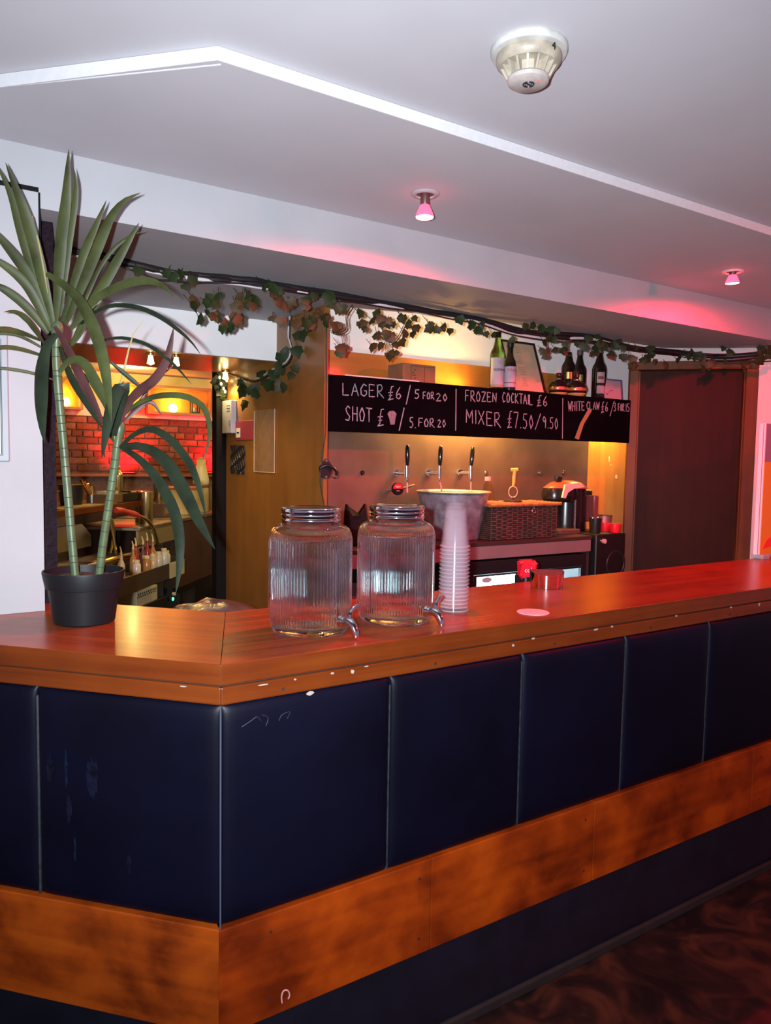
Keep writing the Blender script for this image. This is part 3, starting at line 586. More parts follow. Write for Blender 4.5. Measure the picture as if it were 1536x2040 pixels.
dispenser(jc2, 'ribbed glass water dispenser with metal lid, the right one beside the stacked cups')

# ---------------------------------------------------------------- stack of plastic cups, upside down
ORD = ['lowest', 'second', 'third', 'fourth', 'fifth', 'sixth', 'seventh', 'eighth', 'ninth', 'tenth', 'eleventh', 'twelfth', 'thirteenth', 'fourteenth', 'fifteenth', 'sixteenth', 'seventeenth']
cc = (1.448, 1.828)
cup_o = [(.0475, 0), (.0480, .0015), (.0478, .003), (.0458, .0040), (.0452, .006), (.0315, .132), (.0305, .135), (.026, .1355), (.025, .133), (0, .133)]
cup_i = [(0, .1325), (.0250, .1325), (.0300, .1335), (.0309, .131), (.0446, .006), (.0450, .0035), (.0460, 0)]
cup_mesh = mesh(lathe(cup_o+cup_i, 40), SM); cup_mesh.materials.append(PLAS); cup_mesh.materials.append(PLASR)
for p in cup_mesh.polygons:
    if p.center.z < .0045: p.material_index = 1
NC = 18
for i in range(NC):
    o = bpy.data.objects.new('plastic_cup', cup_mesh); COL.objects.link(o)
    o.location = (cc[0]+random.uniform(-.0006, .0006), cc[1]+random.uniform(-.0006, .0006), ZT+.0005+i*.0118)
    o.rotation_euler = (0, 0, random.random()*6)
    lab = 'upturned clear plastic cup, topmost of the tall stack on the bar' if i == NC-1 else 'upturned clear plastic cup, %s from the bottom of the stack' % ORD[i] if i else 'upturned clear plastic cup, lowest of the tall stack on the bar'
    tag(o, lab, 'cup', 'plastic cups in the stack on the bar')
# ---------------------------------------------------------------- coaster
ct = (1.6433,1.6769,1.1000)
t = thing('coaster', 'round pink paper coaster lying flat near the bar edge', 'coaster', (ct[0], ct[1], ZT))
obj('disc', lathe([(0, .0002), (.0495, .0002), (.05, .001), (.0495, .0018), (0, .0018)], 48, (ct[0], ct[1], ZT)), M('pink_card', (.78, .42, .44), .7), t)
obj('printed_emblem', join(torus((ct[0], ct[1], ZT+.0019), .012, .0008, n=20, k=4), torus((ct[0], ct[1], ZT+.0019), .004, .0012, n=12, k=4)), M('pink_print', (.55, .16, .18), .7), t)
# ---------------------------------------------------------------- chrome drip stand and red soda badge
hc = (2.0238,1.9697,1.1000)
t = thing('drip_stand', 'curved chrome drip stand with dark mesh top at the bar back edge', 'drip stand', (hc[0], hc[1]+.03, ZT))
hx, hy = hc[0], hc[1]+.03
V = []; F = []; NN = 28
for i in range(NN+1):
    a = CAMA+math.radians(-112+224*i/NN); top = .050+.28*(.064-.064*math.cos(a-CAMA))*.6
    ex_ = .064
    for r_, zz in ((ex_*.93, 0.0), (ex_, top), (ex_-.003, top), (ex_*.93-.003, 0.0)):
        V.append((hx+r_*math.cos(a), hy+r_*math.sin(a), ZT+.001+zz))
for i in range(NN):
    k = 4*i
    for j in range(4): F.append((k+j, k+4+j, k+4+(j+1) % 4, k+(j+1) % 4))
F += [(0, 1, 2, 3), (4*NN+3, 4*NN+2, 4*NN+1, 4*NN)]
obj('chrome_band', (V, F), chrome_m, t)
pl = [(hx+.060*math.cos(CAMA+math.radians(-112+224*i/24)), hy+.060*math.sin(CAMA+math.radians(-112+224*i/24))) for i in range(25)]
mt_ = prism(pl, ZT+.046, ZT+.050); mt_ = ([(x, y, z+.28*.6*(.064-((x-hx)*math.cos(CAMA)+(y-hy)*math.sin(CAMA)))) for x, y, z in mt_[0]], mt_[1])
obj('mesh_top', mt_, M('dark_red_mesh', (.12, .035, .035), .6, bump=.8, bs=260, var=.5, vs=180), t, smooth=None)
rd = (2.1152,2.2000,1.1349)
t = thing('soda_badge', 'red glowing soda font head with white lettering behind the chrome stand', 'drink font', (rd[0], rd[1], ZT-.10))
obj('stand', join(bbox(rd[0]-.03, rd[0]+.055, rd[1]-.025, rd[1]+.045, ZT-.40, rd[2]-.022, .006), tube(spline([(rd[0]+.02, rd[1], rd[2]), (rd[0]+.05, rd[1]-.005, rd[2]-.02), (rd[0]+.085, rd[1]-.008, rd[2]-.045)], 8), .012, 10)), black_m, t)
hd = xf(bbox(-.034, .034, -.03, .03, -.036, .036, .010), Matrix.Translation(rd) @ Matrix.Rotation(CAMA+pi/2+.15, 4, 'Z'))
o = obj('head', hd, M('red_lit_badge', (.62, .012, .03), .25, emit=.25), t); bevel(o, .006)
obj('lettering', facing(text_shape('cola', .026, .0004), Vector(rd)+Vector((math.cos(CAMA+.15), math.sin(CAMA+.15), 0))*.0306, CAMA+.15), M('white_print', (.85, .75, .75), .5), t, smooth=None)
# ---------------------------------------------------------------- smoke detector
sd = (1.1745,1.2643,2.4700)
t = thing('smoke_detector', 'cream ribbed smoke detector with a handwritten 4 on the ceiling', 'smoke detector', (sd[0], sd[1], ZC))
c = (sd[0], sd[1], ZC)
obj('base_ring', lathe([(0, 0), (.081, 0), (.0835, -.0032), (.0835, -.0120), (.081, -.0168), (.074, -.0192), (0, -.0192)], 48, c), M('cream_white_plastic', (.47, .46, .43), .4, var=.2, vs=30), t)
dp = M('aged_cream_plastic', (.36, .31, .24), .45, var=.35, vs=26)
obj('body', lathe([(0, -.0176), (.070, -.0176), (.0715, -.0240), (.070, -.0336), (.062, -.0416), (.040, -.0432), (.036, -.0640), (0, -.0640)], 48, c), dp, t)
fin = []
for i in range(16):
    a = 2*pi*i/16
    f = box(.030, .064, -.0022, .0022, -.0656, -.0352)
    f = ([((.056 if (x > .05 and z < -.05) else x) if not (x > .05 and z < -.05) else .047, y, z) for x, y, z in f[0]], f[1])
    fin.append(xf(f, Matrix.Translation(c) @ Matrix.Rotation(a, 4, 'Z')))
obj('ribs', join(*fin), dp, t, smooth=None)
obj('cap', lathe([(0, -.0632), (.043, -.0632), (.046, -.0672), (.044, -.0744), (.036, -.0792), (0, -.0800)], 40, c), M('pinkish_cream_plastic', (.38, .33, .31), .45, var=.2, vs=40), t)
u_ = Vector((math.cos(CAMA), math.sin(CAMA), 0)); bq = Vector(c)+u_*.006
o = obj('emblem', join(torus(bq+Vector((0, 0, -.0802)), .0115, .0018, n=24, k=6), torus(bq+Vector((0, 0, -.0802)), .0075, .0010, n=24, k=6), box(bq.x-.005, bq.x+.005, bq.y-.002, bq.y+.002, bq.z-.081, bq.z-.0795)), black_m, t)
lp = Vector(c)+Matrix.Rotation(.75, 3, 'Z') @ u_*.028
obj('indicator_light', lathe([(0, -.0805), (.0035, -.080), (.004, -.078), (0, -.077)], 12, (lp.x, lp.y, c[2])), M('red_led', (.8, .05, .05), .3, emit=2.5), t)
m4 = wrap_text(text_shape('4', .024, .0004), c, .0722, ZC-.0265, CAMA+.62)
obj('handwritten_number', m4, blackmatt_m, t, smooth=None)
# ---------------------------------------------------------------- red reflector bulbs in the soffit
redbulb_m = M('red_bulb_glass', (.6, .05, .07), .25, emit=5, ec=(1, .04, .09))
redface_m = M('red_bulb_face', (1, .5, .5), .3, emit=20, ec=(1, .30, .36))
def downlight(loc, tilt, drop, label, power):
    t = thing('red_downlight', label, 'ceiling light', loc, 0, 'red bulbs in the lowered ceiling')
    c = loc
    obj('trim_ring', lathe([(.030, -.001), (.046, -.001), (.047, -.004), (.043, -.007), (.032, -.008), (.029, -.004)], 40, c, close=True), white_m if drop else M('red_lit_ring', (.75, .6, .6), .5), t)
    obj('recess', lathe([(.0305, .0), (.0305, -.003), (0, -.002)], 32, c), M('recess_grey', (.10, .08, .08), .6), t)
    mm = Matrix.Translation(c) @ Matrix.Rotation(tilt[0], 4, 'X') @ Matrix.Rotation(tilt[1], 4, 'Y')
    k = drop
    obj('socket', xf(lathe([(0, 0), (.0155, 0), (.0155, -.030-k*.2), (.0135, -.034-k*.2), (0, -.034-k*.2)], 20), mm), M('brown_socket', (.10, .03, .03), .4), t)
    z0 = -.026-k*.2 if k else -.006
    b_ = obj('bulb', xf(lathe([(.0125, z0), (.0125, z0-.006), (.0165, z0-.012), (.0265, z0-.034), (.0300, z0-.044), (.0295, z0-.047), (0, z0-.047)], 32), mm), redbulb_m, t)
    obj('bulb_face', xf(lathe([(0, z0-.0472), (.0290, z0-.0472), (.0275, z0-.0490), (.017, z0-.051), (0, z0-.0515)], 32), mm), redface_m, b_)
    p = mm @ Vector((0, 0, z0-.057)); q = mm @ Vector((0, 0, z0-1.2))
    lamp('red_bulb_light', 'SPOT', p, power, RED, .018, aim=q, angle=178, blend=.36)
    return t
downlight((1.4680,2.0540,2.4420), (0, .0), .02, 'red reflector bulb hanging below its ring, left one over the bar', 85)
downlight((3.1730,2.0427,2.4420), (.06, -.10), 0, 'red reflector bulb sunk in its ring, right one over the bar', 105)
downlight((4.88, 2.04, ZS), (0, 0), 0, 'red reflector bulb outside the picture, third of the row', 95)
# ---------------------------------------------------------------- framed picture at the far left
t = thing('picture_frame', 'flat grey picture frame with a thin black inner line on the left wall', 'picture frame', (.15, 2.40, 1.54))
fx = 0.263; fz0 = 1.5427; fz1 = 1.9062
obj('frame', bbox(-.20, fx, 2.380, 2.3995, fz0, fz1, .003), grey_m, t, smooth=None)
obj('inner_line', join(box(fx-.0215, fx-.020, 2.3785, 2.381, fz0+.022, fz1-.022), box(fx-.0185, fx-.0175, 2.3785, 2.381, fz0+.018, fz1-.018), box(-.17, fx-.0175, 2.3785, 2.381, fz0+.018, fz0+.0195), box(-.17, fx-.02, 2.3785, 2.381, fz1-.0195, fz1-.018)), blackmatt_m, t, smooth=None)
obj('print_sheet', box(-.17, fx-.0225, 2.3792, 2.381, fz0+.0225, fz1-.0225), paper_m, t, smooth=None)
# ---------------------------------------------------------------- grey bin liner at the back edge of the bar
bl = (0.9,2.3000,1.0659)
def lumpy(c, rx, ry, rz, seed, n=22, m=12, amp=.12, peaks=()):
    rnd = random.Random(seed); ph = [(rnd.uniform(0, 6), rnd.uniform(2, 6), rnd.uniform(2, 5)) for _ in range(6)]; V = []; F = []
    for j in range(m+1):
        th = pi*j/m
        for i in range(n):
            a = 2*pi*i/n
            k = 1+amp*sum(math.sin(p[0]+p[1]*a+p[2]*th) for p in ph)/3
            x, y, z = math.sin(th)*math.cos(a)*k, math.sin(th)*math.sin(a)*k, math.cos(th)*k
            for (pa, w, h) in peaks:
                dlt = abs((a-pa+pi) % (2*pi)-pi)
                z += h*math.exp(-(dlt/w)**2)*max(0, math.cos(th))
            V.append((c[0]+rx*x, c[1]+ry*y, c[2]+rz*z))
    for j in range(m):
        for i in range(n): F.append((j*n+i, j*n+(i+1) % n, (j+1)*n+(i+1) % n, (j+1)*n+i))
    return V, F
t = thing('waste_bin', 'grey plastic bin liner bulging up behind the bar corner', 'bin', (bl[0]-.02, bl[1]+.12, ZF))
obj('bin_body', lathe([(0, 0), (.13, 0), (.16, bl[2]-ZF-.06), (.155, bl[2]-ZF-.06), (.12, .02), (0, .02)], 28, (bl[0]-.02, bl[1]+.12, ZF)), black_m, t)
obj('liner', lumpy((bl[0]-.02, bl[1]+.12, bl[2]-.045), .155, .155, .055, 5), M('grey_film', (.07, .06, .06), .25, bump=.5, bs=30), t, smooth=True)
# ---------------------------------------------------------------- poster display at the right end
t = thing('poster_display', 'orange poster display with white edge standing at the right bar end', 'display board', (3.95, 2.11, ZT))
pz0, pz1 = 1.120, 1.7794
obj('white_case', bbox(3.60, 4.60, 2.102, 2.135, pz0, pz1, .003), M('white_edge_plastic', (.74, .68, .74), .4), t, smooth=None)
obj('edge_joint', box(3.5992, 3.6005, 2.108, 2.111, pz0, pz1-.003), M('joint_grey', (.2, .12, .14), .6), t, smooth=None)
pzh = 1.5875
obj('orange_print', prism([(3.607, 2.0995), (4.60, 2.0995), (4.60, 2.1025), (3.607, 2.1025)], pz0+.004, pzh), M('orange_print', (.62, .15, .008), .4, emit=.12, ec=(.9, .24, .01)), t, smooth=None)  # print given a faint glow of its own for brightness
obj('purple_header', box(3.607, 4.60, 2.0995, 2.1025, pzh, pz1-.002), M('purple_print', (.30, .14, .22), .45), t, smooth=None)
obj('red_square', box(3.66, 3.86, 2.0985, 2.1005, pzh+.055, pzh+.135), M('red_print', (.72, .01, .03), .4, emit=.2), t, smooth=None)  # the same added glow on the red print
rs = [(3.6237,2.0985,1.1504), (3.6555,2.0985,1.1946), (3.7343,2.0985,1.2271), (3.8988,2.0985,1.2311), (3.9042,2.0985,1.1782), (3.7395,2.0985,1.1728), (3.6815,2.0985,1.1577)]
V = [(p[0], 2.0982, p[2]) for p in rs]+[(p[0], 2.1005, p[2]) for p in rs]; k = len(rs)
obj('red_shape', (V, [tuple(range(k)), tuple(range(2*k-1, k-1, -1))]+[(i, (i+1) % k, k+(i+1) % k, k+i) for i in range(k)]), M('red_print2', (.66, .02, .01), .4, emit=.2), t, smooth=None)  # red print, also brightened by a glow of its own
obj('foot', bbox(3.61, 3.67, 2.085, 2.15, ZT, pz0+.002, .002), white_m, t, smooth=None)
obj('foot', bbox(4.50, 4.56, 2.085, 2.15, ZT, pz0+.002, .002), white_m, t, smooth=None)
# ---------------------------------------------------------------- chalk menu shelf
YC = 3.10
t = thing('chalk_menu', 'long black chalkboard price list forming the front of the bottle shelf', 'chalkboard', (2.75, YC, 1.69))
cx0, cx1 = 1.684, 3.8161; cz0, cz1 = 1.696, 1.960
obj('board', bbox(cx0, cx1, YC, YC+.018, cz0, cz1, .002), board_m, t, smooth=None)
obj('shelf_board', box(cx0, cx1-.02, YC+.018, YR-.02, 1.936, 1.956), shelf_m, t, smooth=None)
obj('board_lip', box(cx0+.09, cx0+.52, YC+.001, YC+.012, cz1, cz1+.006), M('white_lip', (.6, .55, .55), .6), t, smooth=None)
G = {'L': [[(0, 1), (0, 0), (.8, .02)]], 'A': [[(0, 0), (.45, 1), (.95, 0)], [(.2, .38), (.75, .38)]], 'G': [[(.9, .85), (.5, 1), (.1, .6), (.15, .15), (.55, 0), (.9, .2), (.9, .45), (.55, .45)]],
     'E': [[(.85, .95), (.1, 1), (.1, 0), (.9, .02)], [(.1, .5), (.7, .52)]], 'R': [[(.1, 0), (.1, 1)], [(.0, .95), (.6, 1), (.8, .75), (.55, .5), (.12, .48), (1.0, -.05)]],
     '£': [[(.95, 1.0), (.6, .95), (.45, .6), (.4, .15), (.05, .0), (.9, .06)], [(.1, .5), (.8, .55)], [(.2, .3), (.7, .33)]], '6': [[(.7, 1), (.2, .5), (.15, .15), (.5, 0), (.85, .2), (.6, .45), (.2, .3)]],
     '/': [[(1, 1), (0, 0)]], '|': [[(.6, 1), (.4, 0)]], '5': [[(.9, 1), (.25, .97), (.2, .6), (.7, .55), (.85, .25), (.5, 0), (.1, .08)]], 'F': [[(.1, 0), (.15, 1), (.9, 1)], [(.12, .5), (.7, .52)]],
     'O': [[(.5, 1), (.1, .55), (.25, .05), (.7, .05), (.9, .5), (.5, 1)]], '2': [[(.1, .8), (.5, 1), (.8, .75), (.1, 0), (.95, .05)]], '0': [[(.5, 1), (.15, .5), (.45, 0), (.85, .4), (.5, 1)]],
     'S': [[(.85, .85), (.5, 1), (.15, .78), (.4, .5), (.8, .3), (.6, .02), (.1, .08)]], 'H': [[(.1, 1), (.1, 0)], [(.85, 1), (.85, 0)], [(.1, .5), (.85, .52)]], 'T': [[(0, 1), (1, .98)], [(.5, 1), (.5, 0)]],
     '.': [[(.45, .08), (.5, 0)]], 'Z': [[(.05, .95), (.9, 1), (.1, 0), (.95, .05)]], 'N': [[(.1, 0), (.1, 1), (.85, 0), (.9, 1)]], 'C': [[(.9, .85), (.5, 1), (.12, .5), (.4, 0), (.9, .15)]],
     'K': [[(.1, 1), (.1, 0)], [(.85, 1), (.12, .45), (.9, 0)]], 'I': [[(.5, 1), (.5, 0)]], 'M': [[(.05, 0), (.1, 1), (.5, .35), (.9, 1), (.95, 0)]], 'X': [[(.05, 1), (.9, 0)], [(.9, 1), (.05, 0)]],
     'W': [[(0, 1), (.25, 0), (.5, .8), (.72, 0), (1, 1)]], '7': [[(.05, .95), (.9, 1), (.4, 0)]], '9': [[(.85, .8), (.45, 1), (.15, .7), (.5, .5), (.85, .85), (.75, 0)]], '1': [[(.3, .85), (.5, 1), (.5, 0)]], '3': [[(.1, .95), (.6, 1), (.75, .75), (.35, .55), (.8, .3), (.5, 0), (.1, .08)]]}
def ribbon(P, w):
    V = []; F = []
    for i, p in enumerate(P):
        a = P[max(i-1, 0)]; b = P[min(i+1, len(P)-1)]; dx, dz = b[0]-a[0], b[1]-a[1]; q = math.hypot(dx, dz) or 1
        ww = w*random.uniform(.75, 1.15)
        for s, y in ((1, -.0012), (-1, -.0012), (-1, .0004), (1, .0004)):
            V.append((p[0]-dz/q*ww*s, YC+y, p[1]+dx/q*ww*s))
    for i in range(len(P)-1):
        k = 4*i
        for j in range(4): F.append((k+j, k+(j+1) % 4, k+4+(j+1) % 4, k+4+j))
    F += [(3, 2, 1, 0), (4*len(P)-4, 4*len(P)-3, 4*len(P)-2, 4*len(P)-1)]
    return V, F
WORDS = (('LAGER',1.7607,1.9242,1.7616,1.8679,1.9975,1.9309,1.9987,1.8701),('£6',2.0122,1.9294,2.0136,1.8587,2.1045,1.9258,2.1058,1.8714),('/',2.1224,1.9369,2.1246,1.8427,2.1528,1.9414,2.1550,1.8468),('5',2.1717,1.9202,2.1728,1.8753,2.2119,1.9203,2.2130,1.8777),('FOR',2.2246,1.9111,2.2255,1.8759,2.3003,1.9158,2.3013,1.8802),('20',2.3068,1.9111,2.3079,1.8704,2.3910,1.9112,2.3920,1.8752),('SHOT',1.7732,1.8191,1.7743,1.7482,1.9303,1.8129,1.9315,1.7476),('£',1.9532,1.8189,1.9549,1.7291,2.0028,1.8117,2.0044,1.7334),('/',2.0827,1.8232,2.0852,1.7117,2.1188,1.8275,2.1214,1.7155),('5.',2.1443,1.7814,2.1455,1.7289,2.1905,1.7809,2.1918,1.7281),('FOR',2.1998,1.7788,2.2009,1.7360,2.3071,1.7810,2.3083,1.7375),('20',2.3201,1.7764,2.3211,1.7380,2.3817,1.7791,2.3828,1.7403),('FROZEN',2.4965,1.9386,2.4983,1.8811,2.7227,1.9369,2.7244,1.8885),('COCKTAIL',2.7548,1.9443,2.7568,1.8903,2.9900,1.9423,2.9923,1.8866),('£6',3.0130,1.9465,3.0157,1.8822,3.1073,1.9409,3.1097,1.8872),('MIXER',2.5064,1.8396,2.5086,1.7687,2.7590,1.8306,2.7618,1.7545),('£7.50',2.7948,1.8487,2.7983,1.7532,3.0025,1.8282,3.0057,1.7524),('/',3.0058,1.8424,3.0097,1.7498,3.0564,1.8420,3.0603,1.7516),('9.50',3.0609,1.8281,3.0638,1.7630,3.1971,1.8199,3.2000,1.7566),('WHITE',3.2659,1.9243,3.2688,1.8636,3.4085,1.9294,3.4111,1.8794),('CLAW',3.4171,1.9299,3.4194,1.8858,3.5343,1.9335,3.5369,1.8857),('£6',3.5430,1.9370,3.5467,1.8682,3.6144,1.9349,3.6171,1.8867),('/',3.6229,1.9444,3.6280,1.8539,3.6680,1.9470,3.6732,1.8559),('3',3.6551,1.9341,3.6579,1.8856,3.6869,1.9359,3.6897,1.8872),('FOR',3.6963,1.9333,3.6987,1.8907,3.7561,1.9366,3.7588,1.8906),('15',3.7654,1.9371,3.7683,1.8880,3.8074,1.9394,3.8104,1.8900),('|',2.4297,1.9395,2.4360,1.7240,2.4462,1.9431,2.4527,1.7246),('|',3.2119,1.9386,3.2228,1.7052,3.2282,1.9395,3.2392,1.7057))
for wd_ in WORDS:
    s = wd_[0]; (ax, az, bx_, bz, c_x, cz_, dx, dz) = wd_[1:]
    sh = []; n_ = len(s); wid = [.45 if ch in './|1I' else 1 for ch in s]; tot = sum(wid); x = 0
    for ch, w in zip(s, wid):
        u0, u1 = x/tot, (x+w*.84)/tot; x += w
        for st_ in G[ch]:
            P = []
            for k in range(len(st_)):
                if k:
                    (p0, q0), (p1, q1) = st_[k-1], st_[k]
                    for f in (.34, .67): P.append((p0+(p1-p0)*f, q0+(q1-q0)*f))
                P.append(st_[k])
            Q = []
            for (u, v) in P:
                uu = u0+(u1-u0)*u
                X0 = ax+(c_x-ax)*uu; X1 = bx_+(dx-bx_)*uu; Z0 = az+(cz_-az)*uu; Z1 = bz+(dz-bz)*uu
                Q.append((X1+(X0-X1)*v, Z1+(Z0-Z1)*v))
            sh.append(ribbon(Q, .0030 if s in '|' else .0026))
    obj('chalk_stroke' if s in '|/' else 'chalk_word', join(*sh), chalk_m, t, smooth=None)
sp = [(2.0143,3.0990,1.7927), (2.0259,3.0990,1.8055), (2.0495,3.0990,1.8091), (2.0677,3.0990,1.7952), (2.0622,3.0990,1.7727), (2.0569,3.0990,1.7404), (2.0331,3.0990,1.7395), (2.0267,3.0990,1.7662)]
V = [(p[0], YC-.001, p[2]) for p in sp]+[(p[0], YC+.0005, p[2]) for p in sp]
obj('chalk_smudge', (V, [tuple(range(8)), tuple(range(15, 7, -1))]+[(i, (i+1) % 8, 8+(i+1) % 8, 8+i) for i in range(8)]), M('chalk_smudge', (.20, .17, .20), .9, var=.3, vs=60), t, smooth=None)
tp = [(3.4354,3.0990,1.8865), (3.4661,3.0990,1.8792), (3.4014,3.0990,1.7963), (3.3635,3.0990,1.7034), (3.3293,3.0990,1.7113), (3.3713,3.0990,1.8010)]
V = [(p[0], YC-.002, p[2]) for p in tp]+[(p[0], YC+.0005, p[2]) for p in tp]
obj('tape_strip', (V, [tuple(range(6)), tuple(range(11, 5, -1))]+[(i, (i+1) % 6, 6+(i+1) % 6, 6+i) for i in range(6)]), tape_m, t, smooth=None)

# warm strip lights above and below the shelf (real fixtures)
def striplight(name, label, x0, x1, y, z, power, aim, col=WARM, emit=6):
    t = thing(name, label, 'light', ((x0+x1)/2, y, z))
    obj('housing', box(x0, x1, y-.012, y+.012, z, z+.012), white_m, t, smooth=None)
    obj('diffuser', box(x0+.01, x1-.01, y-.008, y+.008, z-.004 if aim[2] < z else z+.0125, z if aim[2] < z else z+.016), M('warm_diffuser', (1, .7, .3), .5, emit=emit, ec=col), t, smooth=None)
    lamp(name+'_glow', 'AREA', ((x0+x1)/2, y, z-.008 if aim[2] < z else z+.02), power, col, aim=aim, size=(x1-x0, .02))
lx = 2.7216
striplight('shelf_light', 'warm strip light under the bottle shelf above the taps', lx-.30, lx+.35, 3.30, 1.92, 24.0, (lx+.03, 3.36, 0))
ux = 2.5825
striplight('shelf_uplight', 'small warm strip light lying on the bottle shelf', ux-.12, ux+.16, 3.34, 1.957, 3.2, (ux, 3.40, 3))
lx2 = 3.9638
striplight('panel_light', 'warm strip light under the right end of the bottle shelf', lx2-.12, lx2+.10, 3.32, 1.92, 9, (lx2, 3.40, 0))

# ---------------------------------------------------------------- things on the shelf
ZSH = 1.9565
def bottle(name, label, c, prof, mat, parts=(), group=None, n=32, cat='bottle'):
    t = thing(name, label, cat, c, 0, group)
    obj('glass_body', lathe(prof, n, c), mat, t)
    for nm, s, m in parts: obj(nm, s, m, t)
    return t
wine = lambda r, h, ns, nr=.0145: [(0, 0), (r*.95, 0), (r, .006), (r, ns), (r*.93, ns+.018), (r*.6, ns+.045), (nr+.003, ns+.075), (nr, ns+.10), (nr, h-.016), (nr+.002, h-.015), (nr+.002, h), (0, h)]
vb = (2.8111,3.2100,1.9718); vb = (vb[0], vb[1], ZSH)
la = CAMA-.02
bottle('vermouth_bottle', 'green vermouth bottle with a pale label on the shelf', vb, wine(.0405, .325, .20), GREENG,
  [('liquid', lathe([(0, .006), (.0375, .006), (.038, .145), (0, .145)], 28, vb), M('dark_green_liquid', (.02, .045, .012), .1)),
   ('label', wrap_label(vb, .0408, ZSH+.035, ZSH+.185, la-1.1, la+1.1), M('label_white', (.34, .35, .42), .6)),
   ('label_band', wrap_label(vb, .0410, ZSH+.022, ZSH+.034, la-1.1, la+1.1), M('label_olive', (.30, .26, .13), .6)),
   ('lettering', wrap_text(text_shape('VERMOUTH', .021), vb, .0412, ZSH+.117, la+.72), blackmatt_m),
   ('crest', wrap_text(text_shape('V', .03), vb, .0412, ZSH+.158, la+.3), M('label_red', (.5, .12, .10), .6)),
   ('cap', lathe([(0, .30), (.0172, .30), (.0172, .33), (0, .33)], 20, vb), blackmatt_m)])
wb = (2.8778,3.1800,1.9657); wb = (wb[0], wb[1], ZSH)
bottle('wine_bottle', 'dark wine bottle with white label between vermouth bottle and menu', wb, [(0, 0), (.035, 0), (.036, .006), (.036, .150), (.032, .170), (.020, .195), (.0165, .22), (.0165, .255), (.019, .256), (.019, .272), (0, .272)], DARKG,
  [('label', wrap_label(wb, .0362, ZSH+.025, ZSH+.14, la-1.2, la+1.2), M('label_lilac', (.36, .33, .40), .6)),
   ('label_stripe', wrap_label(wb, .0365, ZSH+.048, ZSH+.052, la-1.2, la+1.2), M('label_dark', (.08, .03, .05), .6)),
   ('lettering', wrap_text(text_shape('PINOT', .023), wb, .0366, ZSH+.118, la+.5), M('label_maroon', (.30, .06, .10), .6)),
   ('cap', lathe([(0, .25), (.0195, .25), (.0195, .278), (0, .278)], 20, wb), black_m)])
# framed menu leaning back
m0 = (3.0249,3.1700,1.9801)
t = thing('menu_frame', 'cream printed menu in a black frame leaning on the shelf', 'menu', (m0[0], m0[1], ZSH))
ml, mr = 2.8986, 3.1397
wM = mr-ml; MM = Matrix.Translation(((ml+mr)/2, 3.17, ZSH)) @ Matrix.Rotation(math.radians(-20), 4, 'X') 
mh = .325
obj('frame', xf(join(box(-wM/2-.012, -wM/2, -.008, .008, 0, mh), box(wM/2, wM/2+.012, -.008, .008, 0, mh), box(-wM/2, wM/2, -.008, .008, 0, .012), box(-wM/2, wM/2, -.008, .008, mh-.012, mh)), MM), black_m, t, smooth=None)
obj('sheet', xf(box(-wM/2, wM/2, -.003, .005, .012, mh-.012), MM), M('cream_sheet', (.46, .37, .25), .7, var=.05, vs=20), t, smooth=None)
ln = []
for k in range(22):
    if k % 6 == 5: continue
    zz = .045+k*.0115; w = random.uniform(.01, .028); ln.append(box(-.010-w, -.010+w*.8, -.0040, -.0028, zz, zz+.0028))
obj('printed_lines', xf(join(*ln), MM), M('faint_print', (.30, .22, .14), .8), t, smooth=None)
# cardboard box
b0 = (2.1622,3.2000,1.9799); b1 = (2.3699,3.2000,1.9766)
t = thing('cardboard_box', 'small brown cardboard box with printed side on the shelf', 'box', ((b0[0]+b1[0])/2, 3.22, ZSH))
obj('carton', bbox(b0[0], b1[0], 3.19, 3.33, ZSH, ZSH+.105, .002), kraft_m, t, smooth=None)
xm = b0[0]+.05
obj('printed_side', join(box(xm, xm+.002, 3.1885, 3.1902, ZSH+.012, ZSH+.095), box(xm, b1[0]-.015, 3.1885, 3.1902, ZSH+.093, ZSH+.095), box(xm, b1[0]-.015, 3.1885, 3.1902, ZSH+.012, ZSH+.014), box(xm+.085, xm+.087, 3.1885, 3.1902, ZSH+.012, ZSH+.095),
   *[box(xm+.01+i*.012, xm+.018+i*.012, 3.1885, 3.1902, ZSH+.03+j*.014, ZSH+.036+j*.014) for i in range(2) for j in range(4) if (i+j) % 3]), M('carton_print', (.07, .03, .015), .8), t, smooth=None)
# squat round liqueur bottles
def squat(px, label, s=1):
    c = (px[0], px[1], ZSH)
    pr = [(0, 0), (.030*s, 0), (.036*s, .004), (.052*s, .022), (.058*s, .045), (.056*s, .062), (.046*s, .082), (.028*s, .095), (.0135*s, .100), (.0125*s, .118), (.0145*s, .120), (.0145*s, .140*s), (0, .140*s)]
    t = bottle('round_liqueur_bottle', label, c, pr, DARKG, group='round gold-banded liqueur bottles', n=36)
    obj('gold_band', lathe([(.0572*s, .036), (.0592*s, .040), (.0592*s, .053), (.0575*s, .056)], 36, c), gold_m, t)
    obj('neck_ring', lathe([(.0138*s, .098), (.016*s, .100), (.016*s, .106), (.0130*s, .108)], 20, c), chrome_m, t)
    obj('foot_glow', lathe([(.030*s, .001), (.0365*s, .0035), (.0522*s, .0215), (.0525*s, .030), (.051*s, .030)], 36, c), M('amber_glass', (.50, .34, .12), .15), t)  # amber-coloured skin over the foot of the dark body
    obj('band_crest', wrap_label(c, .0594*s, ZSH+.038, ZSH+.055, CAMA-.25, CAMA+.25, 6), M('crest_red', (.6, .08, .10), .4), t)
squat((3.2852,3.2000,1.9724), 'round dark liqueur bottle with gold band, left one by the menu')
squat((3.4015,3.1700,1.9717), 'round dark liqueur bottle with gold band, right one of the pair', 1.12)
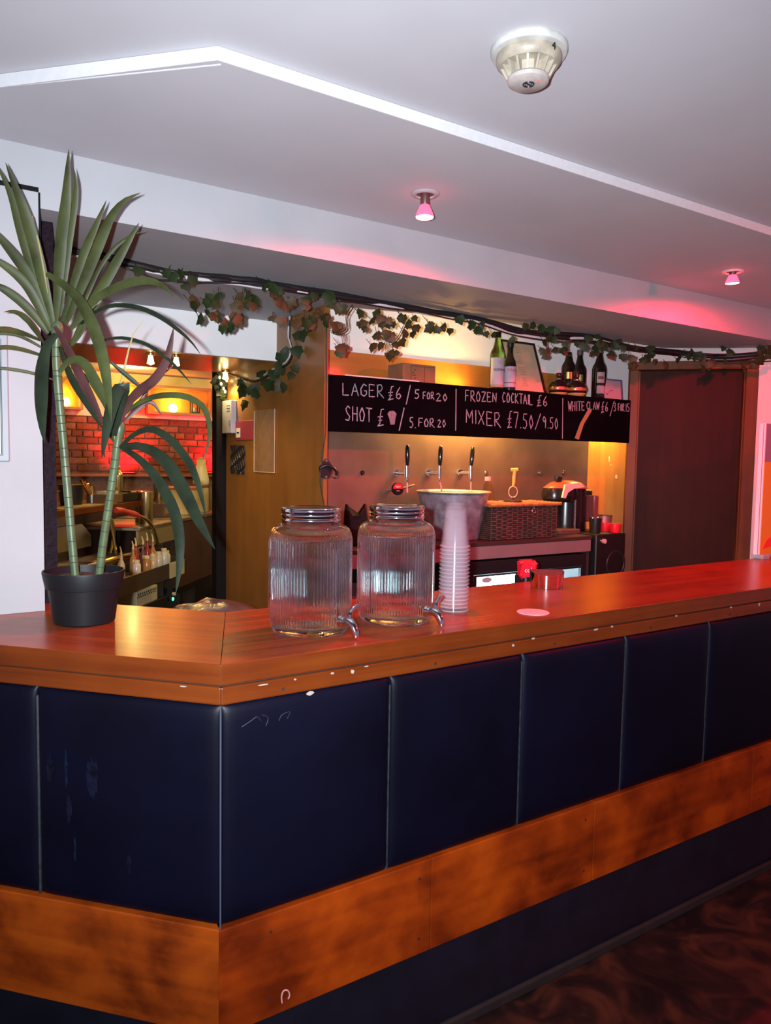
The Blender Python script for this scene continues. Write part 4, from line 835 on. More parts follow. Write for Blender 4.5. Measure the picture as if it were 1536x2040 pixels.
def tall(px, label, lab=True, h=.32):
    c = (px[0], px[1], ZSH)
    t = bottle('tall_dark_bottle', label, c, wine(.044, h, .19, .016), DARKG, group='tall dark bottles behind the liqueurs')
    if lab:
        obj('round_label', wrap_label(c, .0443, ZSH+.105, ZSH+.17, CAMA-.55, CAMA+.55), M('round_label_pink', (.36, .28, .31), .6), t)
        obj('label_ring', wrap_label(c, .0446, ZSH+.128, ZSH+.145, CAMA-.4, CAMA+.4), M('label_brown', (.16, .04, .03), .6), t)
        obj('lower_label', wrap_label(c, .0443, ZSH+.04, ZSH+.088, CAMA-.55, CAMA+.55), M('pink_lower_label', (.30, .23, .26), .6), t)
    else:
        obj('shoulder_label', wrap_label(c, .0443, ZSH+.125, ZSH+.165, CAMA-.5, CAMA+.3), gold_m, t)
    obj('cap', lathe([(0, h-.03), (.019, h-.03), (.019, h+.004), (0, h+.004)], 20, c), M('cap_purple', (.10, .05, .07), .4), t)
tall((3.4799,3.3100,2.0068), 'tall dark bottle with gold shoulder label behind the left round bottle', False, .27)
tall((3.6319,3.3600,2.0134), 'tall dark bottle with purple cap behind the right round bottle', False)
tall((3.6556,3.2200,1.9809), 'tall dark bottle with round pink label beside the blue-edged card')
# small blue-framed card
q0 = (3.6581,3.1900,1.9731); q1 = (3.8161,3.1900,1.9729)
t = thing('notice_card', 'small pinkish card with blue frame at the shelf right end', 'card', ((q0[0]+q1[0])/2, 3.17, ZSH))
Q = Matrix.Translation((q0[0], 3.17, ZSH)) @ Matrix.Rotation(math.radians(-6), 4, 'X'); qw = q1[0]-q0[0]; qh = .135
obj('card', xf(box(0, qw, -.002, .002, 0, qh), Q), M('pinkish_card', (.34, .29, .33), .6), t, smooth=None)
obj('blue_frame', xf(join(box(0, qw, -.005, .002, qh-.010, qh), box(qw-.009, qw, -.005, .002, 0, qh-.010)), Q), M('blue_frame', (.10, .12, .26), .5), t, smooth=None)
obj('printed_marks', xf(join(box(.012, .03, -.0028, -.001, .035, .042), box(.05, .075, -.0028, -.001, .06, .066), box(.035, .046, -.0028, -.001, .05, .055)), Q), M('card_print', (.12, .08, .12), .8), t, smooth=None)

# ---------------------------------------------------------------- beer taps on the splashback
def beer_tap(px, i, label):
    wx, wz = px[0], px[2]
    t = thing('beer_tap', label, 'beer tap', (wx, YR-.012, wz-.07), 0, 'beer taps on the steel splashback')
    yw = YR-.010
    o = Vector((wx, yw, wz))
    obj('shank', join(rod(o, o+Vector((0, -.008, 0)), .021, 20), rod(o+Vector((0, -.008, 0)), o+Vector((0, -.045, 0)), .0135, 16, .0115), rod(o+Vector((0, -.045, 0)), o+Vector((.002, -.095, .0)), .0115, 16, .012)), chrome_m, t)
    b_ = o+Vector((.002, -.095, 0))
    obj('tap_body', join(rod(b_+Vector((0, 0, -.020)), b_+Vector((0, 0, .024)), .0125, 16), rod(b_+Vector((0, 0, .024)), b_+Vector((0, 0, .030)), .015, 16), rod(b_+Vector((0, 0, .030)), b_+Vector((0, 0, .042)), .008, 12), tube(spline([b_+Vector((0, 0, -.018)), b_+Vector((.0, -.006, -.036)), b_+Vector((0, -.008, -.048))], 6), .009, 12)), chrome_m, t)
    h = b_+Vector((.003, -.002, .042))
    prof = [(0, 0), (.0085, 0), (.0115, .02), (.0128, .05), (.0125, .085), (.0095, .106), (.004, .112), (0, .1125)]
    obj('handle', xf(lathe(prof, 20), Matrix.Translation(h) @ Matrix.Rotation((-.02, .03, .08)[i], 4, 'Y')), M('glossy_black', (.008, .008, .009), .12), t)
    obj('nozzle_tube', tube(spline([b_+Vector((0, -.007, -.046)), b_+Vector(((0, .01, 0)[i], -.007, -.075)), b_+Vector(((.002, .018, .002)[i], -.007, -.105))], 8), .0052, 10), M('pink_tube', (.62, .28, .28), .3), t)
beer_tap((2.3022,3.4400,1.4951), 0, 'chrome beer tap with black handle, leftmost on the splashback')
beer_tap((2.5221,3.4400,1.4961), 1, 'chrome beer tap with black handle, middle of three on the splashback')
beer_tap((2.7477,3.4400,1.4971), 2, 'chrome beer tap with black handle, rightmost on the splashback')
# round badge on the wall, two smaller clips behind the bucket
bd = (2.2570,3.3600,1.4099)
t = thing('beer_badge', 'round red and black beer badge below the leftmost tap', 'badge', (bd[0], bd[1], bd[2]-.04))
BA_ = CAMA+.45; A = Vector((math.cos(BA_), math.sin(BA_), .12)).normalized(); bdv = Vector(bd)
obj('stalk', join(rod(bdv, (bdv.x, YR-.012, bdv.z-.01), .008, 10), rod(bdv+Vector((.02, 0, .0)), bdv+Vector((.10, -.02, .022)), .006, 8)), steel2_m, t)
o = obj('disc', rod(bdv-A*.006, bdv+A*.006, .034, 32), blackmatt_m, t)
hs = [(math.cos(pi*i/16)*.031, math.sin(pi*i/16)*.031) for i in range(17)]
R90 = Matrix.Translation(bdv+A*.0062) @ Matrix.Rotation(BA_+pi/2, 4, 'Z') @ Matrix.Rotation(pi/2, 4, 'X')
obj('red_half', xf(prism(hs, 0, .001), R90), M('badge_red', (.60, .02, .03), .3), t, smooth=None)
obj('badge_lettering', xf(join(xf(text_shape('lager', .017), Matrix.Translation((0, .013, .0014))), xf(text_shape('BEER', .009), Matrix.Translation((0, -.012, .0008)))), R90), M('badge_white', (.8, .66, .66), .5), t, smooth=None)

# ---------------------------------------------------------------- back counter with bottle fridge and speaker
YF = 2.95
kz = 1.1496; kx1 = 3.3412
ZK = kz
t = thing('back_counter', 'back bar counter with dark top and pinkish steel front rail', 'counter', (2.6, 3.2, ZF))
fz = 1.0584
obj('worktop', bbox(1.684, kx1, YF, YR-.011, ZK-.022, ZK, .003), M('dark_worktop', (.05, .025, .022), .35), t, smooth=None)
obj('front_rail', bbox(1.684, kx1-.004, YF+.004, YF+.02, fz, ZK-.0225, .002), rail_m, t, smooth=None)
obj('end_panel', box(kx1-.02, kx1, YF+.02, YR-.014, ZF, ZK-.023), M('end_panel_dark', (.04, .025, .022), .5), t, smooth=None)
obj('leg', box(1.70, 1.74, YF+.03, YF+.07, ZF, ZK-.023), steel2_m, t, smooth=None)
obj('leg', box(1.70, 1.74, 3.36, 3.40, ZF, ZK-.023), steel2_m, t, smooth=None)
# bottle fridge below, lit inside
g0 = 2.4099; g1 = kx1-.03
zt_ = fz-.012
t = thing('bottle_fridge', 'black undercounter bottle fridge with brightly lit glass doors', 'fridge', ((g0+g1)/2, 3.2, ZF))
obj('cabinet', join(box(g0-.02, g1, 3.38, 3.42, ZF+.02, zt_), box(g0-.02, g0, 2.99, 3.38, ZF+.02, zt_), box(g1-.02, g1, 2.99, 3.38, ZF+.02, zt_), box(g0, g1-.02, 2.99, 3.38, zt_-.03, zt_), box(g0, g1-.02, 2.99, 3.38, ZF+.02, ZF+.10)), black_m, t, smooth=None)
zhd = 0.9653
obj('header', bbox(g0-.02, g1, 2.962, 2.99, zhd+.012, zt_, .003), black_m, t, smooth=None)
gm = 2.8851
gx1 = 3.2851
litin = M('fridge_interior', (.85, .92, .95), .5, emit=5, ec=(.72, .93, 1))
obj('lit_back', box(g0+.002, g1-.022, 3.36, 3.378, ZF+.11, zt_-.032), litin, t, smooth=None)
def fdoor(a, c):
    d_ = obj('door', join(box(a, a+.018, 2.962, 2.985, ZF+.10, zhd+.010), box(c-.018, c, 2.962, 2.985, ZF+.10, zhd+.010), box(a+.018, c-.018, 2.962, 2.985, zhd, zhd+.010), box(a+.018, c-.018, 2.962, 2.985, ZF+.10, ZF+.14)), black_m, t, smooth=None)
    obj('door_glass', box(a+.018, c-.018, 2.970, 2.976, ZF+.14, zhd), GLASS('door_glass', (.92, .97, 1), 1.1), d_, smooth=None)
obj('stile', join(box(g0-.02, 2.4731, 2.962, 2.985, ZF+.10, zhd+.012), box(2.8495, gm-.001, 2.962, 2.985, ZF+.10, zhd+.012), box(gx1+.001, g1, 2.962, 2.985, ZF+.10, zhd+.012)), black_m, t, smooth=None)
fdoor(2.4765, 2.8477); fdoor(gm, gx1)
st0 = (2.5697,2.9610,0.9454)
obj('oval_sticker', xf(lathe([(0, 0), (.034, 0), (.034, .001), (0, .001)], 28), Matrix.Translation((st0[0], 2.9695, st0[2])) @ Matrix.Rotation(pi/2, 4, 'X') @ Matrix.Diagonal((1, .42, 1, 1))), M('grey_sticker', (.35, .36, .40), .5), t, smooth=None)
lamp('fridge_light', 'AREA', ((g0+g1)/2, 3.18, zt_-.04), 25, (.72, .92, 1), aim=((g0+g1)/2, 3.18, 0), size=(g1-g0-.2, .25))
obj('wire_shelf', join(*[box(g0+.002, g1-.022, 3.0+.03*i, 3.006+.03*i, .50, .506) for i in range(12)]), chrome_m, t, smooth=None)
# speaker / amplifier box on the right
s0 = (3.3475,2.9300,1.1573); s1 = (3.6038,2.9300,1.1559)
t = thing('speaker_box', 'black speaker cabinet with a round pink knob at the counter end', 'speaker', ((s0[0]+s1[0])/2, 3.08, ZF))
obj('cabinet', bbox(kx1+.012, s1[0], 2.93, 3.28, ZF, s0[2], .005), M('speaker_black', (.007, .007, .008), .45), t, smooth=None)
kb = (3.4110,2.9280,1.1169)
obj('knob', rod((kb[0], 2.93, kb[2]), (kb[0], 2.914, kb[2]), .0135, 20), M('pink_knob', (.62, .38, .38), .4), t)
obj('knob_pointer', rod((kb[0]-.024, 2.931, kb[2]+.004), (kb[0]-.024, 2.926, kb[2]+.004), .004, 10), chrome_m, t)
obj('speaker_ring', torus(((s0[0]+s1[0])/2+.05, 2.930, s0[2]-.18), .075, .005, (0, 1, 0), 40, 6), M('ring_black', (.02, .02, .022), .3), t)
ZB = s0[2]
# ---------------------------------------------------------------- things on the back counter
kc = (2.4921,3.1700,1.3459)
c = (kc[0], 3.17, ZK)
t = thing('ice_bucket', 'large galvanised ice bucket with embossed letters on the back counter', 'bucket', c)
zr = 1.4027-ZK
obj('bucket_body', lathe([(0, 0), (.135, 0), (.14, .004), (.19, zr-.012), (.200, zr-.006), (.203, zr), (.198, zr+.003), (.192, zr-.002), (.186, zr-.012), (.134, .012), (0, .010)], 56, c), zinc_m, t)
obj('embossed_letters', join(wrap_text(text_shape('U', .07, .0012), c, .168, ZK+zr*.66, CAMA+.45), wrap_text(text_shape('S', .07, .0012), c, .155, ZK+zr*.30, CAMA+.45)), zinc_m, t, smooth=None)
# water bottle
wc = (2.7920,3.2400,1.1364); c = (wc[0], 3.24, ZK)
hb = 1.4794-ZK
t = bottle('water_bottle', 'clear plastic water bottle with pink cap beside the wicker basket', c, [(0, .004), (.03, 0), (.036, .008), (.036, .09), (.034, .1), (.036, .11), (.036, hb-.12), (.030, hb-.075), (.018, hb-.04), (.0135, hb-.028), (.0135, hb-.018), (0, hb-.018)], GLASS('pet_plastic', (.95, .93, .93), 1.18, .03))
obj('cap', lathe([(0, hb-.022), (.0175, hb-.022), (.0175, hb), (0, hb)], 24, c), M('pink_cap', (.72, .42, .40), .5), t)
obj('label', wrap_label(c, .0364, ZK+.10, ZK+.17, CAMA-1.2, CAMA+1.4), M('blue_grey_label', (.42, .45, .62), .5), t)
# wicker basket
k0 = (2.6014,2.9900,1.1526); k1 = (3.0825,2.9900,1.1511)
zb = 1.3300
bx0, bx1, by0, by1 = k0[0], k1[0], 2.985, 3.19
t = thing('wicker_basket', 'dark wicker basket with brown lid on the back counter', 'basket', ((bx0+bx1)/2, 3.09, ZK))
wick_m = M('dark_wicker', (.085, .042, .032), .55, var=.5, vs=40)
lid_m = M('brown_wicker', (.42, .17, .06), .5, var=.5, vs=40)
obj('inner_wall', join(box(bx0+.006, bx1-.006, by0+.006, by0+.012, ZK+.002, zb), box(bx0+.006, bx1-.006, by1-.012, by1-.006, ZK+.002, zb), box(bx0+.006, bx0+.012, by0+.012, by1-.012, ZK+.002, zb), box(bx1-.012, bx1-.006, by0+.012, by1-.012, ZK+.002, zb), box(bx0+.006, bx1-.006, by0+.006, by1-.006, ZK+.0005, ZK+.006)), M('wicker_shadow', (.02, .009, .007), .8), t, smooth=None)
rows = int((zb-ZK)/.0105)
weave = []
for r_ in range(rows):
    zz = ZK+.006+r_*.0105; P = []; nn = 26
    for i in range(nn+1):
        P.append((bx0+(bx1-bx0)*i/nn, by0+.002+.005*(1 if (i//2+r_) % 2 else -1)*math.sin(pi*(i % 2+.5)), zz))
    weave.append(tube(P, .0044, 5))
    Q = [(bx0+.002, by0+(by1-by0)*i/12, zz) for i in range(13)]; weave.append(tube(Q, .0044, 5))
    Q = [(bx1-.002, by0+(by1-by0)*i/12, zz) for i in range(13)]; weave.append(tube(Q, .0044, 5))
o = obj('woven_strands', join(*weave), wick_m, t); o['kind'] = 'stuff'
o = obj('stakes', join(*[rod((bx0+(bx1-bx0)*i/13, by0-.001, ZK+.004), (bx0+(bx1-bx0)*i/13, by0-.001, zb), .0035, 6) for i in range(14)]), wick_m, t); o['kind'] = 'stuff'
lidr = []
for i in range(17):
    yy = by0-.012+(by1-by0+.024)*i/16; lidr.append(tube([(bx0-.02+(bx1-bx0+.04)*j/10, yy, zb+.008+.003*math.sin(j*2.1+i*pi)) for j in range(11)], .0072, 6))
o = obj('lid_weave', join(*lidr), lid_m, t); o['kind'] = 'stuff'
obj('lid_rim', join(tube([(bx0-.02, by0-.014, zb+.006), (bx1+.02, by0-.014, zb+.006)], .0085, 8), tube([(bx1+.02, by0-.014, zb+.006), (bx1+.02, by1+.014, zb+.006)], .0085, 8), tube([(bx0-.02, by0-.014, zb+.006), (bx0-.02, by1+.014, zb+.006)], .0085, 8)), lid_m, t)
kx = bx0+(bx1-bx0)*.62
obj('clasp', join(torus((kx, by0-.008, zb-.03), .012, .003, (0, 1, 0), 16, 5), rod((kx, by0-.008, zb+.004), (kx, by0-.008, zb-.02), .004, 8)), steel2_m, t)
# yellow-handled ring strainer standing on the lid
sx = (2.8383,3.0800,1.3870)
t = thing('cocktail_strainer', 'yellow-handled ring strainer standing on the wicker basket lid', 'strainer', (sx[0], 3.08, zb+.017))
zs_ = zb+.017; zl = 1.4009; zh = 1.5228
ax = (math.cos(CAMA), math.sin(CAMA), 0)
tr = torus((sx[0], 3.08, zl), .024, .0028, ax, 32, 8)
tr = ([(x, y, zl+(z-zl)*1.28) for x, y, z in tr[0]], tr[1])
obj('ring', tr, M('pinkish_ring', (.66, .40, .30), .4), t)
rv = Vector((math.sin(math.radians(57)), -math.cos(math.radians(57)), 0))
hv = Vector((sx[0], 3.08, zl+.030))
obj('handle', join(tube([hv, hv+Vector((0, 0, .02))+rv*.002, Vector((sx[0], 3.08, zh-.020))+rv*.004, Vector((sx[0], 3.08, zh))+rv*.005], [.006, .009, .0095, .012], 10), tube([Vector((sx[0], 3.08, zh))-rv*.015, Vector((sx[0], 3.08, zh+.002))+rv*.024], .009, 10)), M('yellow_plastic', (.80, .48, .10), .4), t)
obj('base_plate', lathe([(0, 0), (.052, 0), (.05, .008), (.01, .010), (0, .010)], 24, (sx[0], 3.08, zs_)), M('dark_base', (.03, .015, .012), .4), t)
obj('stem', rod((sx[0], 3.08, zs_+.008), (sx[0], 3.08, zl-.029), .004, 8), M('dark_stem', (.05, .03, .02), .4), t)
# coffee machine
mc = (3.3831,3.2000,1.3294)
zt2 = 1.4663
M0 = Vector((mc[0], 3.20, ZK))
t = thing('coffee_machine', 'rounded black capsule coffee machine with copper top and white side panel', 'coffee machine', M0)
H_ = zt2-ZK
gb = M('glossy_black_plastic', (.010, .009, .010), .22)
def oval(rx, ry, prof, c, n=40): return lathe(prof, n, (0, 0, 0))[0] and ([(c[0]+x*rx, c[1]+y*ry, c[2]+z) for x, y, z in lathe(prof, n)[0]], lathe(prof, n)[1])
obj('body', oval(.115, .095, [(0, 0), (1, 0), (1.02, .01), (1, .05), (.98, H_*.72), (.96, H_*.80), (.85, H_*.90), (0, H_*.92)], M0+Vector((.045, .02, 0))), gb, t)
obj('brew_head', oval(.125, .09, [(0, H_*.58), (.80, H_*.58), (.98, H_*.64), (1, H_*.74), (.92, H_*.84), (0, H_*.87)], M0+Vector((-.075, -.02, 0))), gb, t)
obj('side_panel', xf(prism([(-.115, 0), (-.095, .075), (.02, .085), (.07, .06), (-.02, .052), (-.07, .03), (-.09, -.005)], 0, .012), Matrix.Translation(M0+Vector((-.06, -.125, H_*.68))) @ Matrix.Rotation(pi/2, 4, 'X')), M('pale_pink_plastic', (.72, .52, .46), .4), t)
obj('top_cover', oval(.16, .10, [(0, H_*.985), (.35, H_*.98), (.7, H_*.94), (.98, H_*.85), (1, H_*.83), (.9, H_*.83), (0, H_*.86)], M0+Vector((-.01, .0, 0))), M('copper_cover', (.42, .12, .07), .3, .4), t)
obj('lid_knob', bbox(mc[0]-.115, mc[0]-.07, 3.17, 3.20, ZK+H_*.965, ZK+H_*1.07, .004), black_m, t)
obj('seam_strip', tube([M0+Vector((-.015, -.088, z_)) for z_ in [H_*.05*i for i in range(1, 18)]], .0055, 8), M('sparkle_strip', (.16, .16, .17), .3, var=.9, vs=120), t)
obj('back_spout', rod(M0+Vector((.15, .0, H_*.74)), M0+Vector((.195, -.01, H_*.73)), .022, 16), black_m, t)
obj('drip_tray', bbox(mc[0]-.19, mc[0]-.02, 3.06, 3.16, ZK, ZK+.028, .004), M('brown_tray', (.10, .05, .045), .5), t)
obj('tank_side', bbox(mc[0]+.135, mc[0]+.175, 3.10, 3.20, ZK+.06, ZK+H_*.70, .006), M('tank_red_brown', (.16, .05, .05), .25), t)
# cups on the speaker
def onbox(px, y): return (px, y, ZB)
p = (3.4223,3.0200,1.1846)
c = (max(p[0]+.02, kx1+.052), 3.02, ZB)
t = thing('black_tumbler', 'black tumbler with a bright rim on the speaker cabinet', 'cup', c)
obj('tumbler', lathe([(0, 0), (.030, 0), (.032, .01), (.036, .088), (.034, .088), (.030, .008), (0, .006)], 28, c), black_m, t)
obj('rim', torus((c[0], c[1], ZB+.088), .0352, .0024, n=28, k=6), chrome_m, t)
p = (3.6115,3.1000,1.1709); c = (p[0], 3.10, ZB)
t = thing('steel_measure', 'steel measuring cup with shiny rim behind the red pots', 'cup', c)
obj('cup_wall', lathe([(0, 0), (.034, 0), (.035, .005), (.044, .092), (.0425, .092), (.034, .006), (0, .004)], 28, c), M('dull_steel_pink', (.50, .30, .27), .4, .7), t)
obj('rim', torus((c[0], c[1], ZB+.092), .0433, .003, n=28, k=6), chrome_m, t)
for (px, lab) in (((3.5995,3.0500,1.1512), 'red plastic pot behind its twin on the speaker cabinet'), ((3.5820,2.9750,1.1586), 'red plastic pot at the speaker cabinet front right')):
    c = (min(px[0], s1[0]-.042), px[1], ZB)
    t = thing('red_pot', lab, 'pot', c, 0, 'red pots on the speaker')
    obj('pot_wall', lathe([(0, 0), (.030, 0), (.032, .004), (.034, .050), (.032, .050), (.029, .005), (0, .004)], 24, c), M('bright_red', (.78, .015, .03), .4), t)
    obj('pot_rim', torus((c[0], c[1], ZB+.05), .033, .002, n=24, k=6), M('bright_red_rim', (.78, .02, .04), .3), t)
# black bag standing between the dispensers, on the back counter
gx = (1.8529,3.1200,1.2124)
def bag(c, w, d, h):
    V = []; F = []; n = 24; m = 12
    for j in range(m+1):
        v = j/m
        for i in range(n):
            a = 2*pi*i/n; x = math.cos(a); y = math.sin(a)
            sx_ = (abs(x)**.6)*(1 if x > 0 else -1); sy_ = (abs(y)**.7)*(1 if y > 0 else -1)
            k = 1-.1*v*v+.03*math.sin(5*a+v*7)
            tz = h*(.66+.34*min(1, abs(x)/.8)**1.6)
            yy = sy_*d*(1-.75*v**2)
            V.append((c[0]+sx_*w*k, c[1]+yy, c[2]+tz*v))
    for j in range(m):
        for i in range(n): F.append((j*n+i, j*n+(i+1) % n, (j+1)*n+(i+1) % n, (j+1)*n+i))
    F.append(tuple(range(n-1, -1, -1))); F.append(tuple(m*n+i for i in range(n)))
    return V, F
hg = 1.3496-ZK
t = thing('black_bag', 'black cloth bag with two raised corners seen between the dispensers', 'bag', (gx[0], 3.12, ZK))
obj('bag_body', bag((gx[0], 3.12, ZK), .062, .05, hg), blackmatt_m, t, smooth=True)
obj('bag_tie', torus((gx[0], 3.12, ZK+hg*.45), .03, .004, n=20, k=6), black_m, t)
# studs of the splashback and bare patches of the orange panel belong to those surfaces
for i, p in enumerate([(3.3847,3.4300,1.5003), (3.6035,3.4300,1.5013), (2.9503,3.4300,1.4983), (2.0818,3.4300,1.4944)]):
    obj('stud', join(rod((p[0], YR-.0095, p[2]), (p[0], YR-.018, p[2]), .011, 16, .008), torus((p[0], YR-.0115, p[2]), .012, .002, (0, 1, 0), 16, 5)), chrome_m if i < 3 else black_m, P10)
flake_m = M('pale_flake', (.78, .55, .42), .8)
for p, w, h in (((4.0335,3.4370,1.5948), .010, .026), ((4.0509,3.4370,1.5542), .006, .008), ((4.1113,3.4370,1.4759), .015, .024)):
    V = [(p[0]+w*math.cos(2*pi*k/7)*random.uniform(.5, 1), YR-.0135, p[2]+h*math.sin(2*pi*k/7)*random.uniform(.6, 1)) for k in range(7)]
    V2 = [(x, YR-.0115, z) for x, y, z in V]
    obj('bare_patch', (V+V2, [tuple(range(7)), tuple(range(13, 6, -1))]+[(k, (k+1) % 7, 7+(k+1) % 7, 7+k) for k in range(7)]), flake_m, P11, smooth=None)
# ---------------------------------------------------------------- cables and ivy along the beam
CABLES = (((0.423,2.7860,2.2567),(0.4621,2.7764,2.2578),(0.5204,2.7745,2.2582),(0.5806,2.7895,2.2620),(0.6326,2.7783,2.2590),(0.686,2.7912,2.2559),(0.7374,2.7839,2.2464),(0.791,2.7829,2.2429),(0.8503,2.7708,2.2303),(0.9163,2.7908,2.2434),(0.9783,2.7788,2.2437),(1.0480,2.7819,2.2507),(1.1094,2.7778,2.2508),(1.1791,2.7737,2.2559),(1.2488,2.7897,2.2548),(1.3138,2.7840,2.2537),(1.3797,2.7773,2.2510),(1.4663,2.7995,2.2576),(1.5430,2.7999,2.2577),(1.6267,2.8118,2.2581),(1.7192,2.8279,2.2583),(1.8025,2.8228,2.2553),(1.9037,2.8435,2.2577),(1.9979,2.8443,2.2544),(2.0840,2.8370,2.2529),(2.2008,2.8663,2.2620),(2.3040,2.8681,2.2620),(2.4068,2.8821,2.2620),(2.5010,2.8696,2.2521),(2.6027,2.8713,2.2412),(2.7267,2.8904,2.2393),(2.8391,2.8847,2.2395),(2.9372,2.8696,2.2466),(3.0823,2.8861,2.2576),(3.2099,2.8861,2.2599),(3.3483,2.8902,2.2525),(3.4784,2.8851,2.2388),(3.6012,2.8710,2.2312),(3.7383,2.8685,2.2339),(3.8908,2.8686,2.2356),(3.9735,2.8187,2.2263),(4.0433,2.7542,2.2129),(4.1270,2.6997,2.2120),(4.1814,2.6164,2.2152),(4.2453,2.5442,2.2202),(4.3014,2.5010,2.2197)),((0.4216,2.7766,2.2529),(0.4608,2.7691,2.2500),(0.5236,2.7916,2.2608),(0.5782,2.7786,2.2591),(0.633,2.7801,2.2549),(0.6821,2.7758,2.2455),(0.7348,2.7742,2.2446),(0.7893,2.7773,2.2385),(0.8556,2.7880,2.2356),(0.9146,2.7857,2.2331),(0.9777,2.7771,2.2326),(1.0429,2.7683,2.2354),(1.1131,2.7871,2.2408),(1.1795,2.7745,2.2409),(1.2454,2.7820,2.2457),(1.3077,2.7708,2.2398),(1.3877,2.7931,2.2443),(1.4635,2.7940,2.2453),(1.5454,2.8040,2.2482),(1.6252,2.8091,2.2499),(1.7114,2.8151,2.2532),(1.8055,2.8275,2.2559),(1.9047,2.8450,2.2591),(1.9893,2.8321,2.2519),(2.0892,2.8442,2.2533),(2.1845,2.8450,2.2548),(2.3050,2.8693,2.2608),(2.4002,2.8739,2.2591),(2.5020,2.8706,2.2479),(2.6092,2.8780,2.2304),(2.7205,2.8835,2.2289),(2.8389,2.8839,2.2249),(2.9407,2.8721,2.2282),(3.0866,2.8892,2.2363),(3.2116,2.8867,2.2404),(3.3275,2.8712,2.2263),(3.4839,2.8889,2.2248),(3.6207,2.8860,2.2231),(3.7632,2.8872,2.2308),(3.9082,2.8810,2.2308),(3.9805,2.8233,2.2199),(4.0679,2.7704,2.2041),(4.1185,2.6933,2.1932),(4.1756,2.6118,2.1958),(4.2351,2.5372,2.2039),(4.3055,2.5027,2.2082)),((0.4203,2.7695,2.2381),(0.4615,2.7738,2.2438),(0.5234,2.7913,2.2507),(0.5771,2.7735,2.2507),(0.634,2.7846,2.2505),(0.6841,2.7836,2.2447),(0.7377,2.7854,2.2366),(0.7899,2.7794,2.2302),(0.8538,2.7823,2.2295),(0.9094,2.7696,2.2260),(0.9751,2.7697,2.2272),(1.0446,2.7728,2.2293),(1.1070,2.7716,2.2315),(1.1778,2.7704,2.2304),(1.2406,2.7711,2.2317),(1.3137,2.7835,2.2384),(1.3820,2.7817,2.2391),(1.4706,2.8075,2.2475),(1.5479,2.8084,2.2491),(1.6270,2.8122,2.2495),(1.7168,2.8236,2.2457),(1.8012,2.8206,2.2456),(1.9041,2.8439,2.2490),(2.0018,2.8495,2.2466),(2.0969,2.8541,2.2430),(2.1929,2.8555,2.2448),(2.3073,2.8718,2.2500),(2.4023,2.8760,2.2466),(2.5120,2.8813,2.2335),(2.6206,2.8899,2.2197),(2.7208,2.8832,2.2149),(2.8324,2.8768,2.2127),(2.9504,2.8813,2.2224),(3.0688,2.8727,2.2371),(3.1955,2.8726,2.2450),(3.3433,2.8854,2.2414),(3.4810,2.8868,2.2312),(3.6271,2.8913,2.2298),(3.7649,2.8884,2.2295),(3.9086,2.8810,2.2254),(3.9768,2.8202,2.2087),(4.0525,2.7601,2.2049),(4.1303,2.7013,2.2023),(4.1922,2.6223,2.2025),(4.2432,2.5425,2.2132),(4.2854,2.4917,2.2177)),((0.4223,2.7804,2.2615),(0.4631,2.7825,2.2620),(0.5195,2.7696,2.2620),(0.5788,2.7810,2.2620),(0.6311,2.7711,2.2620),(0.6839,2.7827,2.2578),(0.7355,2.7767,2.2515),(0.792,2.7864,2.2495),(0.8498,2.7692,2.2401),(0.9097,2.7706,2.2412),(0.9802,2.7844,2.2489),(1.0475,2.7804,2.2529),(1.1109,2.7817,2.2570),(1.1853,2.7882,2.2602),(1.2443,2.7797,2.2573),(1.3165,2.7896,2.2577),(1.3857,2.7895,2.2571),(1.4702,2.8069,2.2599),(1.5475,2.8080,2.2618),(1.6213,2.8028,2.2600),(1.7114,2.8154,2.2620),(1.8100,2.8350,2.2620),(1.8944,2.8301,2.2620),(1.9904,2.8339,2.2620),(2.0919,2.8480,2.2613),(2.1908,2.8534,2.2620),(2.3027,2.8664,2.2608),(2.3955,2.8686,2.2620),(2.5027,2.8717,2.2560),(2.6085,2.8779,2.2472),(2.7149,2.8781,2.2399),(2.8436,2.8897,2.2489),(2.9594,2.8915,2.2566),(3.0787,2.8830,2.2611),(3.1920,2.8700,2.2559),(3.3429,2.8856,2.2524),(3.4772,2.8843,2.2432),(3.6220,2.8878,2.2405),(3.7480,2.8763,2.2441),(3.8911,2.8694,2.2478),(3.9922,2.8327,2.2428),(4.0380,2.7513,2.2249),(4.1223,2.6973,2.2237),(4.1906,2.6225,2.2243),(4.2384,2.5407,2.2313),(4.3041,2.5034,2.2361)))
for i, P in enumerate(CABLES):
    o = obj('cable', tube(spline(P, 90), (.0115, .0125, .0075, .0065)[i], 7), wirew_m if i == 2 else wire_m, smooth=True)
    tag(o, ('thick black cable, upper one of the bundle along the beam', 'thickest black cable, middle of the bundle along the beam', 'pale grey cable, lowest of the bundle along the beam', 'thin black cable running closest under the white beam')[i], 'cable', 'cables bundled along the beam'); recenter(o)
def ivy_leaf():
    pts = [(0, 0), (.20, .04), (.46, .06), (.47, .30), (.50, .56), (.29, .63), (.0, 1.0), (-.29, .63), (-.50, .56), (-.47, .30), (-.46, .06), (-.20, .04)]
    V = [(x, y, -.10*abs(x)-.12*(y-.4)**2) for x, y in pts]+[(0, .42, .06)]
    F = [(12, i, (i+1) % 12) for i in range(12)]
    k = len(V); V += [(x, y, z-.012) for x, y, z in V]
    F += [(k+12, k+(i+1) % 12, k+i) for i in range(12)]
    return V, F
IL = mesh(ivy_leaf(), True)
IL1 = IL.copy(); IL.materials.append(ivy_m); IL1.materials.append(ivy2_m)
